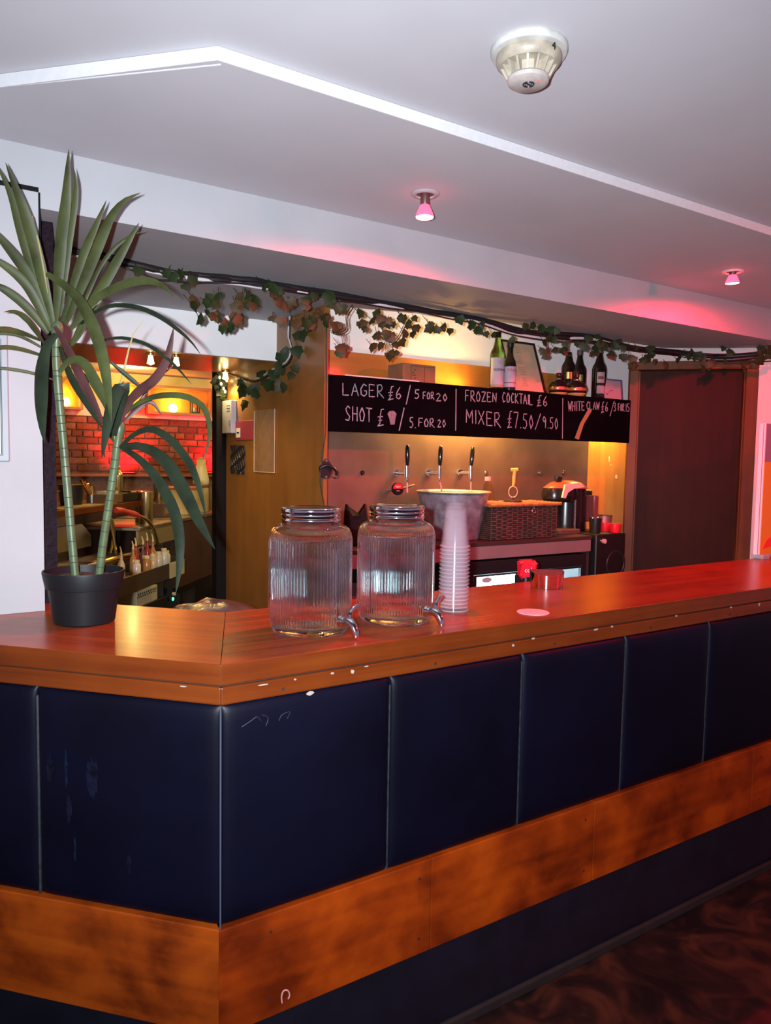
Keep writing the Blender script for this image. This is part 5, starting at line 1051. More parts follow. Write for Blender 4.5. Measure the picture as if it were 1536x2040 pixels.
def garland(name, label, vine, leaves, size, grp=None, curl=1, r=.0035, front=None):
    t = thing(name, label, 'ivy garland', leaves[0], 0, grp)
    if vine: obj('vine', tube(spline(vine, max(12, len(vine)*3)), r, 6), wire_m, t, smooth=True)
    for p in leaves:
        o = bpy.data.objects.new('ivy_leaf', random.choice((IL, IL, IL1))); COL.objects.link(o); o.parent = t
        s = size*random.uniform(.75, 1.25)
        m = Matrix.Rotation(CAMA+pi/2+random.uniform(-.9, .9), 4, 'Z') @ Matrix.Rotation(pi/2+random.uniform(-.5, .5), 4, 'X') @ Matrix.Rotation(pi+random.uniform(-1.0, 1.0), 4, 'Z')
        q = m.to_quaternion()
        o.rotation_euler = q.to_euler(); o.scale = (s, s, s)
        o.location = Vector(p)-Vector(leaves[0])-(q @ Vector((0, .42*s, 0)))
    return t
IVL = list(((0.712,2.7079,2.2099),(0.8203,2.7400,2.2212),(0.8679,2.7280,2.2231),(0.8815,2.7166,2.1810),(0.9264,2.7466,2.1357),(0.9812,2.7322,2.1518),(0.9994,2.7157,2.1399),(0.9712,2.7377,2.0997),(1.0115,2.7318,2.0805),(0.9893,2.7211,2.0879),(1.0538,2.7295,2.0558),(1.0756,2.7062,2.1305),(1.0883,2.7070,2.1671),(0.981,2.7083,2.1340),(0.9975,2.7287,2.0877),(1.0606,2.7405,2.0557),(1.0705,2.7181,2.0829),(1.0998,2.7286,2.0878),(1.0823,2.7247,2.1320),(1.1012,2.7174,2.1741),(1.1142,2.7030,2.1791),(1.1425,2.7096,2.1429),(1.1471,2.7438,2.1786),(1.1850,2.7046,2.2182),(1.2294,2.7161,2.2204),(1.2509,2.7340,2.2145),(1.2551,2.7135,2.1634),(1.2890,2.7285,2.1640),(1.2522,2.7219,2.1825),(1.3081,2.7258,2.1690),(1.2354,2.7424,2.1113),(1.2709,2.7320,2.1017),(1.3767,2.7390,2.1766),(1.3721,2.7565,2.1166),(1.3995,2.7274,2.1217),(1.3876,2.7452,2.1043),(1.4660,2.7455,2.1446),(1.4075,2.7177,2.2141),(1.4697,2.7273,2.2176),(1.5014,2.7585,2.2079),(1.4937,2.7518,2.2343),(1.4826,2.7425,2.1397),(1.5687,2.7719,2.1895),(1.5116,2.7345,2.1101),(1.5404,2.7595,2.1039),(1.6578,2.7799,2.1851),(1.6571,2.7517,2.1415),(1.6756,2.7624,2.1188),(1.6612,2.7843,2.1400),(1.7354,2.7653,2.1921),(1.7420,2.7563,2.1716),(1.7867,2.7948,2.1756),(1.7586,2.7627,2.1478),(1.7470,2.7810,2.1021),(1.7922,2.7760,2.1129),(1.8302,2.7962,2.1092),(1.8227,2.7740,2.1564),(1.7430,2.7479,2.0543),(1.8735,2.7889,2.1915),(1.9269,2.8045,2.1722),(1.9451,2.7688,2.1555),(1.8798,2.7589,2.1198),(1.8784,2.7803,2.0847),(2.0251,2.7722,2.1785),(2.1007,2.7779,2.1735),(1.9391,2.7738,2.1968),(1.5469,2.7359,2.0245),(1.8287,2.7918,2.0368),(1.8323,2.7597,2.0337),(2.1250,2.8029,2.1799),(2.0554,2.8038,2.1822),(2.2166,2.8028,2.2263),(2.2834,2.7935,2.2058),(2.3390,2.8174,2.1949),(2.3814,2.8371,2.2295),(2.4030,2.8286,2.1826),(2.4518,2.8319,2.1846),(2.5595,2.8151,2.1690),(2.6798,2.8022,2.2506),(2.7596,2.8225,2.2478),(2.8452,2.8373,2.2550),(2.8648,2.8148,2.2434),(2.8130,2.8426,2.1830),(2.8786,2.8469,2.2047),(2.7910,2.8175,2.1123),(2.8755,2.8312,2.1508),(2.9438,2.8275,2.1865),(2.9543,2.8463,2.1560),(3.0281,2.8260,2.1945),(3.0766,2.8197,2.1833),(3.0866,2.8009,2.2274),(3.1874,2.8489,2.1894),(3.1389,2.8242,2.1514),(3.1936,2.8257,2.2181),(3.2326,2.8187,2.1979),(3.1947,2.8073,2.2314),(3.1845,2.8251,2.1633),(3.3163,2.8214,2.2140),(3.3001,2.8249,2.1581),(3.3774,2.8102,2.1555),(3.4432,2.8047,2.1528),(3.5786,2.8339,2.1594),(3.6119,2.8138,2.2252),(3.5042,2.8173,2.2155),(3.3620,2.8313,2.2432),(3.6545,2.8098,2.1553),(3.7593,2.8152,2.1427),(3.6061,2.8254,2.1700),(3.8714,2.8163,2.1832),(3.8815,2.7524,2.1952),(3.9347,2.7296,2.2063),(3.9576,2.7044,2.1880),(3.9810,2.7171,2.1293),(3.9797,2.6591,2.1677),(3.9638,2.6672,2.1497),(4.0690,2.6137,2.2235),(4.0562,2.6316,2.1715),(4.0971,2.5333,2.1565),(4.1556,2.5216,2.1427),(4.2055,2.4829,2.2390),(4.2065,2.4542,2.2012),(4.1390,2.4766,2.1717),(4.1614,2.4741,2.2166),(4.1741,2.4457,2.2232),(0.8412,2.7187,2.2085),(0.9121,2.7232,2.2077),(0.9075,2.7019,2.1111),(0.9954,2.7095,2.1250),(1.0003,2.7018,2.1592),(0.9354,2.7153,2.0687),(1.0315,2.7099,2.0640),(1.0205,2.7124,2.0432),(1.0892,2.7029,2.1343),(1.1271,2.7330,2.1736),(0.9691,2.7338,2.1327),(1.0138,2.7494,2.0955),(1.0898,2.7466,2.0742),(1.0811,2.7019,2.0798),(1.1084,2.7263,2.1685),(1.1661,2.7439,2.1647),(1.1267,2.7446,2.1536),(1.2157,2.7241,2.2282),(1.2319,2.7174,2.2035),(1.3088,2.7134,2.1780),(1.3809,2.7330,2.1965),(1.3376,2.7400,2.1025),(1.4203,2.7305,2.1460),(1.4052,2.7535,2.1046),(1.5087,2.7564,2.2249),(1.4844,2.7641,2.1217),(1.5279,2.7415,2.1792),(1.5281,2.7482,2.1152),(1.5302,2.7531,2.1042),(1.6749,2.7758,2.1284),(1.7020,2.7491,2.1577),(1.7982,2.7784,2.1559),(1.7888,2.7532,2.1658),(1.8211,2.7861,2.1007),(1.7109,2.7595,2.0480),(1.8732,2.7684,2.1843),(1.9484,2.8011,2.1320),(1.8527,2.7928,2.0740),(2.0220,2.7787,2.1605),(2.1745,2.8219,2.1719),(1.5498,2.7529,2.0105),(1.8252,2.7952,2.0210),(2.0626,2.7724,2.1596),(2.2784,2.7942,2.2112),(2.3570,2.8281,2.1962),(2.6407,2.8078,2.2410),(2.8117,2.8126,2.2024),(2.7954,2.8446,2.1384),(2.8268,2.8367,2.1418),(2.9400,2.8179,2.1414),(3.1993,2.8146,2.2059),(3.1779,2.8328,2.1648),(3.2000,2.8436,2.2550),(3.3061,2.8253,2.2270),(3.2783,2.8118,2.1708),(3.4705,2.8239,2.1218),(3.6491,2.8403,2.1962),(3.6554,2.8348,2.1944),(3.3756,2.8121,2.2055),(3.8868,2.8110,2.2054),(3.9156,2.7370,2.1878),(3.9452,2.7781,2.2299),(3.9387,2.7197,2.1938),(3.9687,2.6736,2.1287),(3.9998,2.6123,2.2397),(4.1258,2.5571,2.1302),(4.1546,2.4164,2.2324),(4.1733,2.4498,2.1880),(4.1814,2.4875,2.1654),(4.1952,2.5024,2.2428),(4.1711,2.4361,2.2231)))
VINE = ((0.4226,2.7850,2.2373),(0.4625,2.7803,2.2404),(0.5228,2.7879,2.2490),(0.5795,2.7853,2.2443),(0.6348,2.7888,2.2400),(0.6813,2.7729,2.2205),(0.7349,2.7752,2.2109),(0.7898,2.7794,2.1992),(0.853,2.7798,2.2037),(0.9136,2.7826,2.2048),(0.9814,2.7877,2.2171),(1.0476,2.7807,2.2232),(1.1145,2.7905,2.2321),(1.1842,2.7854,2.2308),(1.2412,2.7723,2.2285),(1.3146,2.7851,2.2284),(1.3866,2.7907,2.2278),(1.4685,2.8030,2.2299),(1.5499,2.8114,2.2261),(1.6239,2.8064,2.2285),(1.7087,2.8100,2.2288),(1.8073,2.8295,2.2310),(1.8897,2.8219,2.2308),(2.0011,2.8483,2.2390),(2.0931,2.8487,2.2330),(2.2029,2.8679,2.2313),(2.3106,2.8752,2.2324),(2.3926,2.8636,2.2242),(2.5167,2.8859,2.2125),(2.6190,2.8875,2.2024),(2.7125,2.8737,2.1965),(2.8400,2.8838,2.1980),(2.9618,2.8915,2.2047),(3.0836,2.8856,2.2178),(3.1947,2.8703,2.2118),(3.3387,2.8800,2.2113),(3.4730,2.8791,2.2073),(3.5990,2.8680,2.2052),(3.7703,2.8917,2.2141),(3.9202,2.8891,2.2168),(3.9821,2.8232,2.1964),(4.0584,2.7629,2.1820),(4.1156,2.6904,2.1742),(4.1781,2.6121,2.1724),(4.2484,2.5436,2.1761),(4.2936,2.4943,2.1793))
thirds = [(-9, 1.60, 'artificial ivy along the beam, left stretch above the plywood panel', 0, 20), (1.60, 2.45, 'artificial ivy along the beam, middle stretch above the chalk menu', 18, 31), (2.45, 9, 'dense artificial ivy along the beam, right stretch above bottles and door', 29, 46)]
for a, c, lab, i0, i1 in thirds:
    ls = [p for p in IVL if a <= p[0] < c]
    g = garland('ivy_garland', lab, [(p[0], p[1]-.03, p[2]) for p in VINE[i0:i1]], ls, .043, 'artificial ivy hung along the beam')
    st = [rod(p, (p[0]+random.uniform(-.03, .03), p[1]+.03, min(2.262, p[2]+random.uniform(.02, .05))), .0012, 4) for p in ls]
    o = obj('stalks', join(*st), wire_m, g); o['kind'] = 'stuff'
# looped wires with bare stalks
for (P, lab) in ((((1.6606,2.8400,2.2223),(1.6313,2.8400,2.1762),(1.6345,2.8400,2.1275),(1.6174,2.8400,2.1065),(1.5829,2.8400,2.0965),(1.5535,2.8400,2.1040)), 'looped black wire hanging with small dried leaves, left one above the chalk menu'),
                 (((1.9438,2.8600,2.1703),(1.9173,2.8600,2.1224),(1.8904,2.8600,2.0973),(1.8524,2.8600,2.0980),(1.8146,2.8600,2.1120)), 'looped black wire hanging with small dried leaves, right one above the chalk menu')):
    t = thing('wire_loop', lab, 'wire', P[0], 0, 'looped wires above the chalk menu')
    obj('wire', tube(spline(P, 30), .0022, 6), wire_m, t, smooth=True)
    obj('second_wire', tube(spline([(x-.012, y-.01, z+.006) for x, y, z in P], 30), .0018, 6), wire_m, t, smooth=True)
    b_ = Vector(P[3])
    for k in range(4):
        e_ = b_+Vector((.012-k*.009, -.004*k, -.050))
        obj('drop_wire', tube(spline([b_+Vector((.008-k*.009, 0, 0)), b_+Vector((.014-k*.009, -.002*k, -.025)), e_], 8), .0014, 5), wire_m, t)
        if k % 2 == 0:
            o = bpy.data.objects.new('dried_leaf', IL1); COL.objects.link(o); o.parent = t
            o.scale = (.03, .035, .03); o.rotation_euler = (pi/2+.2, pi, CAMA+pi/2+k*.3); o.location = e_-Vector(P[0])
# ivy on the plywood panel
XPW = 1.662
pv = list(((1.6450,3.4186,2.3035),(1.6450,3.4224,2.2844),(1.6450,3.4277,2.2567),(1.6450,3.4327,2.2310),(1.6450,3.4388,2.2056),(1.6450,3.4432,2.1795),(1.6450,3.4410,2.1541),(1.6450,3.4224,2.1266),(1.6450,3.4064,2.1015),(1.6450,3.4111,2.0774),(1.6450,3.4296,2.0545),(1.6450,3.4637,2.0367),(1.6450,3.5123,2.0273),(1.6450,3.5722,2.0209),(1.6450,3.6291,2.0141),(1.6450,3.6866,2.0031),(1.6450,3.7406,1.9927),(1.6450,3.7996,1.9861),(1.6450,3.8615,1.9836),(1.6450,3.9375,1.9910),(1.6450,4.0077,2.0036),(1.6450,4.0889,2.0203),(1.6450,4.1693,2.0375),(1.6450,4.2468,2.0531),(1.6450,4.3420,2.0712),(1.6450,4.4042,2.0828)))
pl2 = list(((1.6280,3.2861,2.1545),(1.6280,3.2528,2.1613),(1.6280,3.4512,2.0983),(1.6280,3.3187,2.0836),(1.6280,3.4966,2.0681),(1.6280,3.3343,2.0022),(1.6280,3.3862,1.9725),(1.6280,3.5144,2.0148),(1.6280,3.5902,1.9936),(1.6280,3.7508,2.0114),(1.6280,3.6685,1.9554),(1.6280,3.6285,1.9402),(1.6280,3.5036,1.9272),(1.6280,3.4757,1.9213),(1.6280,3.8558,1.9313),(1.6280,3.8233,1.9122),(1.6280,4.0127,1.9507),(1.6280,3.9889,1.8616),(1.6280,4.0362,1.9875),(1.6280,4.0241,1.9339)))
g = garland('ivy_garland', 'dark ivy strand curving down the plywood panel', pv, pl2, .062, None, r=.006)
obj('pale_flex', tube([(x-.006, y, z+.012) for x, y, z in pv[2:20]], .004, 6), wirew_m, g, smooth=True)
fl_ = list(((1.6201,4.3373,2.0471),(1.6359,4.3271,2.0009),(1.6004,4.3501,2.0188),(1.6202,4.3373,1.9540),(1.6083,4.3450,1.9817),(1.6281,4.3321,1.9355),(1.6439,4.3218,1.8984),(1.6400,4.3244,1.8610),(1.6480,4.3192,1.8331),(1.6319,4.3297,2.0660),(1.6438,4.3219,1.9545)))
g = garland('fairy_light_ivy', 'ivy bunch with tiny fairy lights at the black upright', None, fl_, .055)
fairy = M('fairy_light', (1, .8, .4), .4, emit=18, ec=(1, .72, .28))
for i, p in enumerate(fl_[:6]):
    obj('fairy_bulb', lathe([(0, -.010), (.006, -.004), (.006, .004), (0, .010)], 8, (p[0]+.01, p[1]-.03, p[2]+.02)), fairy, g)
obj('light_wire', tube(spline([fl_[0], fl_[1], fl_[3], fl_[4], fl_[6], fl_[8]], 30), .002, 5), wire_m, g)
# ---------------------------------------------------------------- things pinned on the plywood panel
def onpanel(y0, y1, z0, z1, t0, t1): return box(XPW-t1, XPW-t0, y0, y1, z0, z1)
def yz(a): return a[1], a[2]
# white dispenser box
a0 = (1.6600,4.3236,1.8994); a1 = (1.6600,4.1778,1.7071)
t = thing('card_dispenser', 'narrow white wall box with faint print on the plywood panel', 'wall box', (XPW-.02, (a0[1]+a1[1])/2, a1[2]))
obj('case', bbox(XPW-.035, XPW-.0005, a1[1], a0[1], a1[2], a0[2], .003), M('bluish_white_plastic', (.46, .46, .52), .4), t, smooth=None)
obj('printed_marks', join(*[box(XPW-.0362, XPW-.0345, a1[1]+.02, a1[1]+.07, a0[2]-.03-.016*k, a0[2]-.026-.016*k) for k in range(3)], box(XPW-.0362, XPW-.0345, a1[1]+.01, a1[1]+.035, a1[2]+.05, a1[2]+.075)), M('blue_grey_print', (.25, .30, .42), .6), t, smooth=None)
a0 = (1.6600,4.1783,1.7745); a1 = (1.6600,3.9170,1.6656)
t = thing('maroon_notice', 'maroon card notice with a small white label on the plywood panel', 'notice', (XPW, (a0[1]+a1[1])/2, a1[2]))
obj('card', bbox(XPW-.008, XPW-.0005, a1[1], a0[1], a1[2], a0[2], .001), maroon_m, t, smooth=None)
obj('white_label', box(XPW-.0095, XPW-.0075, a0[1]-.075, a0[1]-.01, a1[2]+.015, a1[2]+.070), paper_m, t, smooth=None)
obj('label_mark', box(XPW-.0105, XPW-.009, a0[1]-.06, a0[1]-.025, a1[2]+.040, a1[2]+.047), blackmatt_m, t, smooth=None)
# black fretwork plaque
a0 = (1.6600,4.2407,1.6341); a1 = (1.6600,4.0458,1.4719)
t = thing('fretwork_plaque', 'small black fretwork plaque of twisted strips on the plywood panel', 'plaque', (XPW, (a0[1]+a1[1])/2, a1[2]))
y0, y1, z0, z1 = a1[1], a0[1], a1[2], a0[2]
dk = M('dark_fret', (.012, .010, .010), .4)
obj('backing', box(XPW-.006, XPW-.0005, y0+.004, y1-.004, z0+.004, z1-.004), M('fret_backing', (.05, .03, .025), .7), t, smooth=None)
for k in range(7):
    yy = y0+.01+(y1-y0-.02)*k/6
    obj('strip', tube([(XPW-.009, yy+.010*math.sin(j*1.1+k), z0+(z1-z0)*j/14) for j in range(15)], .007, 6), dk, t)
# clear plastic sleeve
a0 = (1.6600,3.9048,1.8237); a1 = (1.6600,3.6340,1.4876)
t = thing('plastic_sleeve', 'long clear crinkled plastic sleeve taped to the plywood panel', 'plastic sleeve', (XPW, (a0[1]+a1[1])/2, a1[2]))
y0, y1, z0, z1 = a1[1], a0[1], a1[2], a0[2]
V = []; F = []; NY, NZ = 12, 30
for j in range(NZ+1):
    for i in range(NY+1):
        u, v = i/NY, j/NZ
        V.append((XPW-.004-.010*math.sin(pi*u)*(1+.5*math.sin(v*9+u*4))-.004*math.sin(u*13+v*17)*math.sin(pi*u), y0+(y1-y0)*u+.004*math.sin(v*8)*(1 if i in (0, NY) else .5), z0+(z1-z0)*v))
k = len(V); V += [(x+.0012, y, z) for x, y, z in V]
for j in range(NZ):
    for i in range(NY):
        a = j*(NY+1)+i; F += [(a, a+NY+1, a+NY+2, a+1), (k+a, k+a+1, k+a+NY+2, k+a+NY+1)]
film, n, l, b = new_mat('clear_film'); b.inputs['Base Color'].default_value = (.5, .4, .3, 1); b.inputs['Roughness'].default_value = .10; b.inputs['Alpha'].default_value = .13; b.inputs['Specular IOR Level'].default_value = 1
tcf = n.new('ShaderNodeTexCoord'); nf = n.new('ShaderNodeTexNoise'); nf.inputs['Scale'].default_value = 22; l.new(tcf.outputs['Object'], nf.inputs['Vector']); bf = n.new('ShaderNodeBump'); bf.inputs['Strength'].default_value = .8; bf.inputs['Distance'].default_value = .01; l.new(nf.outputs['Fac'], bf.inputs['Height']); l.new(bf.outputs['Normal'], b.inputs['Normal'])
obj('film', (V, F), film, t, smooth=True)
obj('edge_seal', join(tube([(XPW-.006, y0, z0), (XPW-.006, y0, z1)], .0025, 5), tube([(XPW-.006, y1, z0), (XPW-.006, y1, z1)], .0025, 5), tube([(XPW-.006, y0, z0), (XPW-.006, y1, z0)], .003, 5)), M('film_edge', (.55, .40, .26), .3), t)
# bottle opener on the arris
ob = (1.6656,3.0980,1.5169)
t = thing('bottle_opener', 'black cast bottle opener screwed to the plywood panel edge', 'bottle opener', (ob[0], 3.09, ob[2]-.04))
oc = Vector((1.672, 3.0985, ob[2]))
obj('back_plate', xf(prism([(-.026, -.03), (-.016, -.042), (.016, -.042), (.026, -.02), (.034, .005), (.024, .022), (.010, .040), (0, .050), (-.010, .040), (-.03, .024), (-.036, .008)], 0, .008), Matrix.Translation(oc) @ Matrix.Rotation(pi/2, 4, 'X')), black_m, t)
obj('opener_jaw', tube(spline([oc+Vector((-.03, -.008, .005)), oc+Vector((-.01, -.020, .018)), oc+Vector((.02, -.026, .012)), oc+Vector((.045, -.022, -.008)), oc+Vector((.050, -.016, -.026))], 16), .007, 10), black_m, t)
obj('opener_tooth', tube(spline([oc+Vector((.03, -.010, -.032)), oc+Vector((.046, -.016, -.040)), oc+Vector((.056, -.016, -.026))], 8), .0045, 8), chrome_m, t)
obj('screw', join(rod(oc+Vector((0, -.008, .04)), oc+Vector((0, -.0105, .04)), .0055, 10), rod(oc+Vector((0, -.008, -.035)), oc+Vector((0, -.0105, -.035)), .0055, 10)), chrome_m, t)
# thin flex down the arris
P = ((1.6636,3.0900,2.1759),(1.6650,3.0900,2.0617),(1.6668,3.0900,1.9239),(1.6668,3.0900,1.7155),(1.6574,3.0900,1.6221),(1.6453,3.0900,1.5286),(1.6409,3.0900,1.4584),(1.6522,3.0900,1.3997),(1.6636,3.0900,1.3407),(1.6647,3.0900,1.2461))
o = obj('thin_flex', tube(spline(P, 40), .0028, 6), wire_m, smooth=True); tag(o, 'thin black flex hanging down the plywood panel edge', 'cable'); recenter(o)
# ---------------------------------------------------------------- back room: lamps first
def spotlet(p, label, power):
    t = thing('soffit_spotlight', label, 'spotlight', p, 0, 'small spotlights under the soffit')
    obj('collar', rod(p, (p[0], p[1], p[2]-.012), .022, 20), M('brass_collar', (.6, .45, .2), .3, 1), t)
    obj('lamp_cone', lathe([(0, -.012), (.010, -.012), (.018, -.050), (0, -.058)], 16, p), M('warm_lamp', (1, .8, .45), .4, emit=9, ec=(1, .72, .30)), t)
    lamp('soffit_glow', 'SPOT', (p[0], p[1], p[2]-.065), power*1.9, (1, .66, .20), .02, aim=(p[0], p[1], 0), angle=150, blend=.5)
spotlet((1.0482,3.7648,2.0700), 'tiny lit spotlight under the soffit, left of the middle pair', 4)
spotlet((1.1719,3.7533,2.0700), 'tiny lit spotlight under the soffit, right of the middle pair', 4)
spotlet((0.6159,3.7853,2.0700), 'tiny lit spotlight under the soffit beside the plant crown', 4)
spotlet((1.60, 4.20, 2.07), 'tiny lit spotlight under the soffit beside the plywood panel', 6)
YW = YB-.012
def prismy(poly, y0, y1):          # outline in x,z, extruded along y
    n = len(poly); V = [(x, y0, z) for x, z in poly]+[(x, y1, z) for x, z in poly]
    return V, [tuple(range(n)), tuple(range(2*n-1, n-1, -1))]+[(i, i+n, (i+1) % n+n, (i+1) % n) for i in range(n)]
nich_m = M('niche_orange', (.85, .30, .05), .7)
nfr_m = M('niche_frame', (.46, .20, .12), .5)
def niche(x0, x1, z0, z1, arch, label, lx, power):
    t = thing('wall_niche', label, 'wall niche', ((x0+x1)/2, YW, z0), 0, 'glowing niches above the brick wall')
    D_ = .14; y0 = YW-D_
    if arch:
        top = [(x1-(x1-x0)*(.5-.5*math.cos(pi*i/10)), z1-.08+.08*math.sin(pi*i/10)) for i in range(11)]
    else: top = [(x1, z1), (x0, z1)]
    ins = [(x0, z0), (x1, z0)]+top
    k = .028; cx, cz = (x0+x1)/2, (z0+z1)/2
    out = [(x+(k if x > cx else -k), z+(k if z > cz else -k)) for x, z in ins]
    n_ = len(ins); V = []; F = []
    for p in (ins, out):
        for y in (y0, YW): V += [(x, y, z) for x, z in p]
    for i in range(n_):
        j = (i+1) % n_
        F += [(i, j, 2*n_+j, 2*n_+i), (i, n_+i, n_+j, j), (2*n_+i, 2*n_+j, 3*n_+j, 3*n_+i)]
    obj('frame', (V, F), nfr_m, t, smooth=None)
    obj('back_panel', prismy(ins, YW-.012, YW-.002), nich_m, t, smooth=None)
    o = obj('lamp_globe', lathe([(0, 0), (.03, .004), (.048, .03), (.05, .055), (.035, .085), (0, .095)], 20, (lx, YW-.07, z0+.003)), M('flame_globe', (1, .75, .3), .4, emit=22, ec=(1, .55, .12)), t)
    lamp('niche_glow', 'POINT', (lx, YW-.07, z0+.13), power, (1, .36, .04), .03)
    return t
n0 = (1.4373,1.6152,2.0675,2.3552)
niche(n0[0], n0[1], n0[2], n0[3], True, 'arched niche glowing orange at the left above the bricks', n0[0]+.04, 2.4)
n1 = (2.0906,2.2575,2.1246,2.3435)
niche(n1[0], n1[1], n1[2], n1[3], False, 'small glowing niche half hidden by the plant leaves', n1[0]+.05, 2)
n2 = (2.3508,3.0426,2.0610,2.3269)
t2 = niche(n2[0], n2[1], n2[2], n2[3], False, 'wide niche glowing orange above the bricks at the right', n2[0]+.27, 5)
lx = n2[1]-.17
t = thing('lantern', 'small dark lantern standing in the wide glowing niche', 'lantern', (lx, YW-.08, n2[2]+.003))
obj('lantern_frame', join(box(lx-.05, lx+.05, YW-.12, YW-.04, n2[2]+.003, n2[2]+.018), box(lx-.05, lx+.05, YW-.12, YW-.04, n2[2]+.125, n2[2]+.14), *[box(lx+a-.006, lx+a+.006, YW-.08+b_-.006, YW-.08+b_+.006, n2[2]+.015, n2[2]+.13) for a in (-.042, .042) for b_ in (-.034, .034)]), black_m, t, smooth=None)
obj('candle', rod((lx, YW-.08, n2[2]+.018), (lx, YW-.08, n2[2]+.07), .018, 12), white_m, t)
# red uplights on the ledge
for i, (px, lab) in enumerate((((2.0957,8.5000,1.3398), 'red uplight on the ledge under the middle of the bricks'), ((3.1348,8.5000,1.3304), 'red uplight on the ledge under the right end of the bricks'))):
    t = thing('red_uplight', lab, 'wall light', (px[0], 8.535, 1.355), 0, 'red uplights on the brick ledge')
    obj('case', box(px[0]-.10, px[0]+.10, 8.515, 8.555, 1.355, 1.375), black_m, t, smooth=None)
    obj('lens', box(px[0]-.09, px[0]+.09, 8.52, 8.55, 1.375, 1.379), M('red_lens', (1, .1, .1), .4, emit=3, ec=(1, .02, .03)), t, smooth=None)
    lamp('red_brick_glow', 'SPOT', (px[0], 8.36, 1.46), 45, (1, .012, .03), .04, aim=(px[0], 8.6, 1.66), angle=125, blend=.6)
lamp('red_wall_wash', 'SPOT', (2.1, 7.6, 2.40), 12, (1, .03, .03), .05, aim=(2.05, 8.6, 1.5), angle=90, blend=.8)

# ---------------------------------------------------------------- back room: service run, in its own frame
BR = (1.957, 6.611, 0); BA = math.radians(50)
BM = Matrix.Translation(BR) @ Matrix.Rotation(BA, 4, 'Z')
def W(p): return tuple(BM @ Vector(p))
def wx(s): return xf(s, BM)
def bthing(name, label, cat, p, group=None): return thing(name, label, cat, W(p), BA, group)
lamp('yellow_wall_glow', 'POINT', (2.0, 7.9, 2.42), 22, (1, .72, .22), .05)
lamp('service_glow', 'POINT', W((-.6, -.9, 2.3)), 32, (1, .72, .26), .05)
lamp('service_glow', 'POINT', W((1.0, -.7, 2.3)), 20, (1, .72, .26), .05)
# dark wooden bar ledge
zl_ = 1.12
t = bthing('back_bar_ledge', 'long brown wooden ledge of the back room bar', 'bar counter', (-1.2, .3, ZF))
obj('ledge_top', wx(bbox(-2.6, -.10, .18, .75, zl_-.0, zl_+.05, .004)), edge_m, t, smooth=None)
obj('ledge_front', wx(box(-2.6, 1.5, .62, .72, ZF, zl_-.001)), M('dark_panel', (.05, .022, .015), .6), t, smooth=None)
obj('pale_mat', wx(box(-1.3, -.45, .22, .36, zl_+.0505, zl_+.054)), M('straw_mat', (.50, .36, .16), .7), t, smooth=None)
ZL = zl_+.0505
def bbx(name, label, cat, s0, s1, d0, d1, z0, z1, mat, extra=None, group=None, b=.004):
    t = bthing(name, label, cat, ((s0+s1)/2, (d0+d1)/2, z0), group)
    obj('body', wx(bbox(s0, s1, d0, d1, z0, z1, b)), mat, t, smooth=None)
    if extra:
        for nm, sh, m in extra: obj(nm, wx(sh), m, t)
    return t
bbx('red_crate', 'low red crate on the back ledge between the plant canes', 'crate', -1.75, -1.05, .38, .60, ZL, ZL+.115, M('dull_red', (.32, .05, .04), .5), [('rim', box(-1.76, -1.04, .37, .61, ZL+.1155, ZL+.122), M('dull_red_rim', (.40, .07, .05), .5)), ('carton', bbox(-1.62, -1.14, .41, .58, ZL+.1225, ZL+.235, .004), M('brown_carton', (.20, .09, .05), .7))])
def blathe(name, label, cat, s, d, z, parts, group=None, n=24):
    t = bthing(name, label, cat, (s, d, z), group)
    for nm, pr, m in parts: obj(nm, lathe(pr, n, W((s, d, z))), m, t)
    return t
blathe('black_bottle', 'slim black bottle standing on the back ledge by the red crate', 'bottle', -1.40, .27, ZL, [('glass_body', [(0, 0), (.026, 0), (.027, .1), (.014, .15), (.012, .19), (0, .195)], DARKG), ('cap', [(0, .185), (.014, .185), (.014, .205), (0, .205)], black_m)])
blathe('black_tub', 'dark tub on the back ledge behind the right cane', 'tub', -.80, .42, ZL, [('tub_wall', [(0, 0), (.08, 0), (.095, .155), (.09, .155), (.076, .006), (0, .006)], black_m), ('rim', [(.092, .15), (.099, .152), (.099, .16), (.092, .16)], black_m)])
bbx('napkin_box', 'brown wooden napkin box on the back ledge', 'box', -.62, -.34, .22, .34, ZL, ZL+.075, M('brown_box', (.16, .08, .035), .5), [('napkins', prism([(-.60, .24), (-.5, .23), (-.38, .24), (-.37, .32), (-.59, .32)], ZL+.0755, ZL+.10), M('napkin_cream', (.55, .45, .25), .8))])
t = blathe('wire_whisk', 'leaning bunch of metal bar tools in the napkin box', 'bar tools', -.52, .40, ZL, [('holder', [(0, 0), (.04, 0), (.045, .07), (.042, .07), (.037, .005), (0, .005)], steel2_m)])
for k in range(4):
    a = W((-.52+.01*k, .40, ZL+.01)); b2 = W((-.66+.06*k, .42, ZL+.20-.02*k)); obj('tool', rod(a, b2, .006, 8, .010), brass_m, t)
def shaker(s, d, z, label, k=1):
    blathe('cocktail_shaker', label, 'cocktail shaker', s, d, z, [('cup', [(0, 0), (.034*k, 0), (.037*k, .01), (.046*k, .145*k), (0, .145*k)], brass_m), ('shoulder', [(.047*k, .145*k), (.047*k, .152*k), (.038*k, .172*k), (.026*k, .188*k), (.024*k, .192*k), (0, .192*k)], brass_m), ('cap', [(.022*k, .192*k), (.023*k, .222*k), (.018*k, .230*k), (0, .231*k)], brass_m)], 'cocktail shakers on the back ledge')
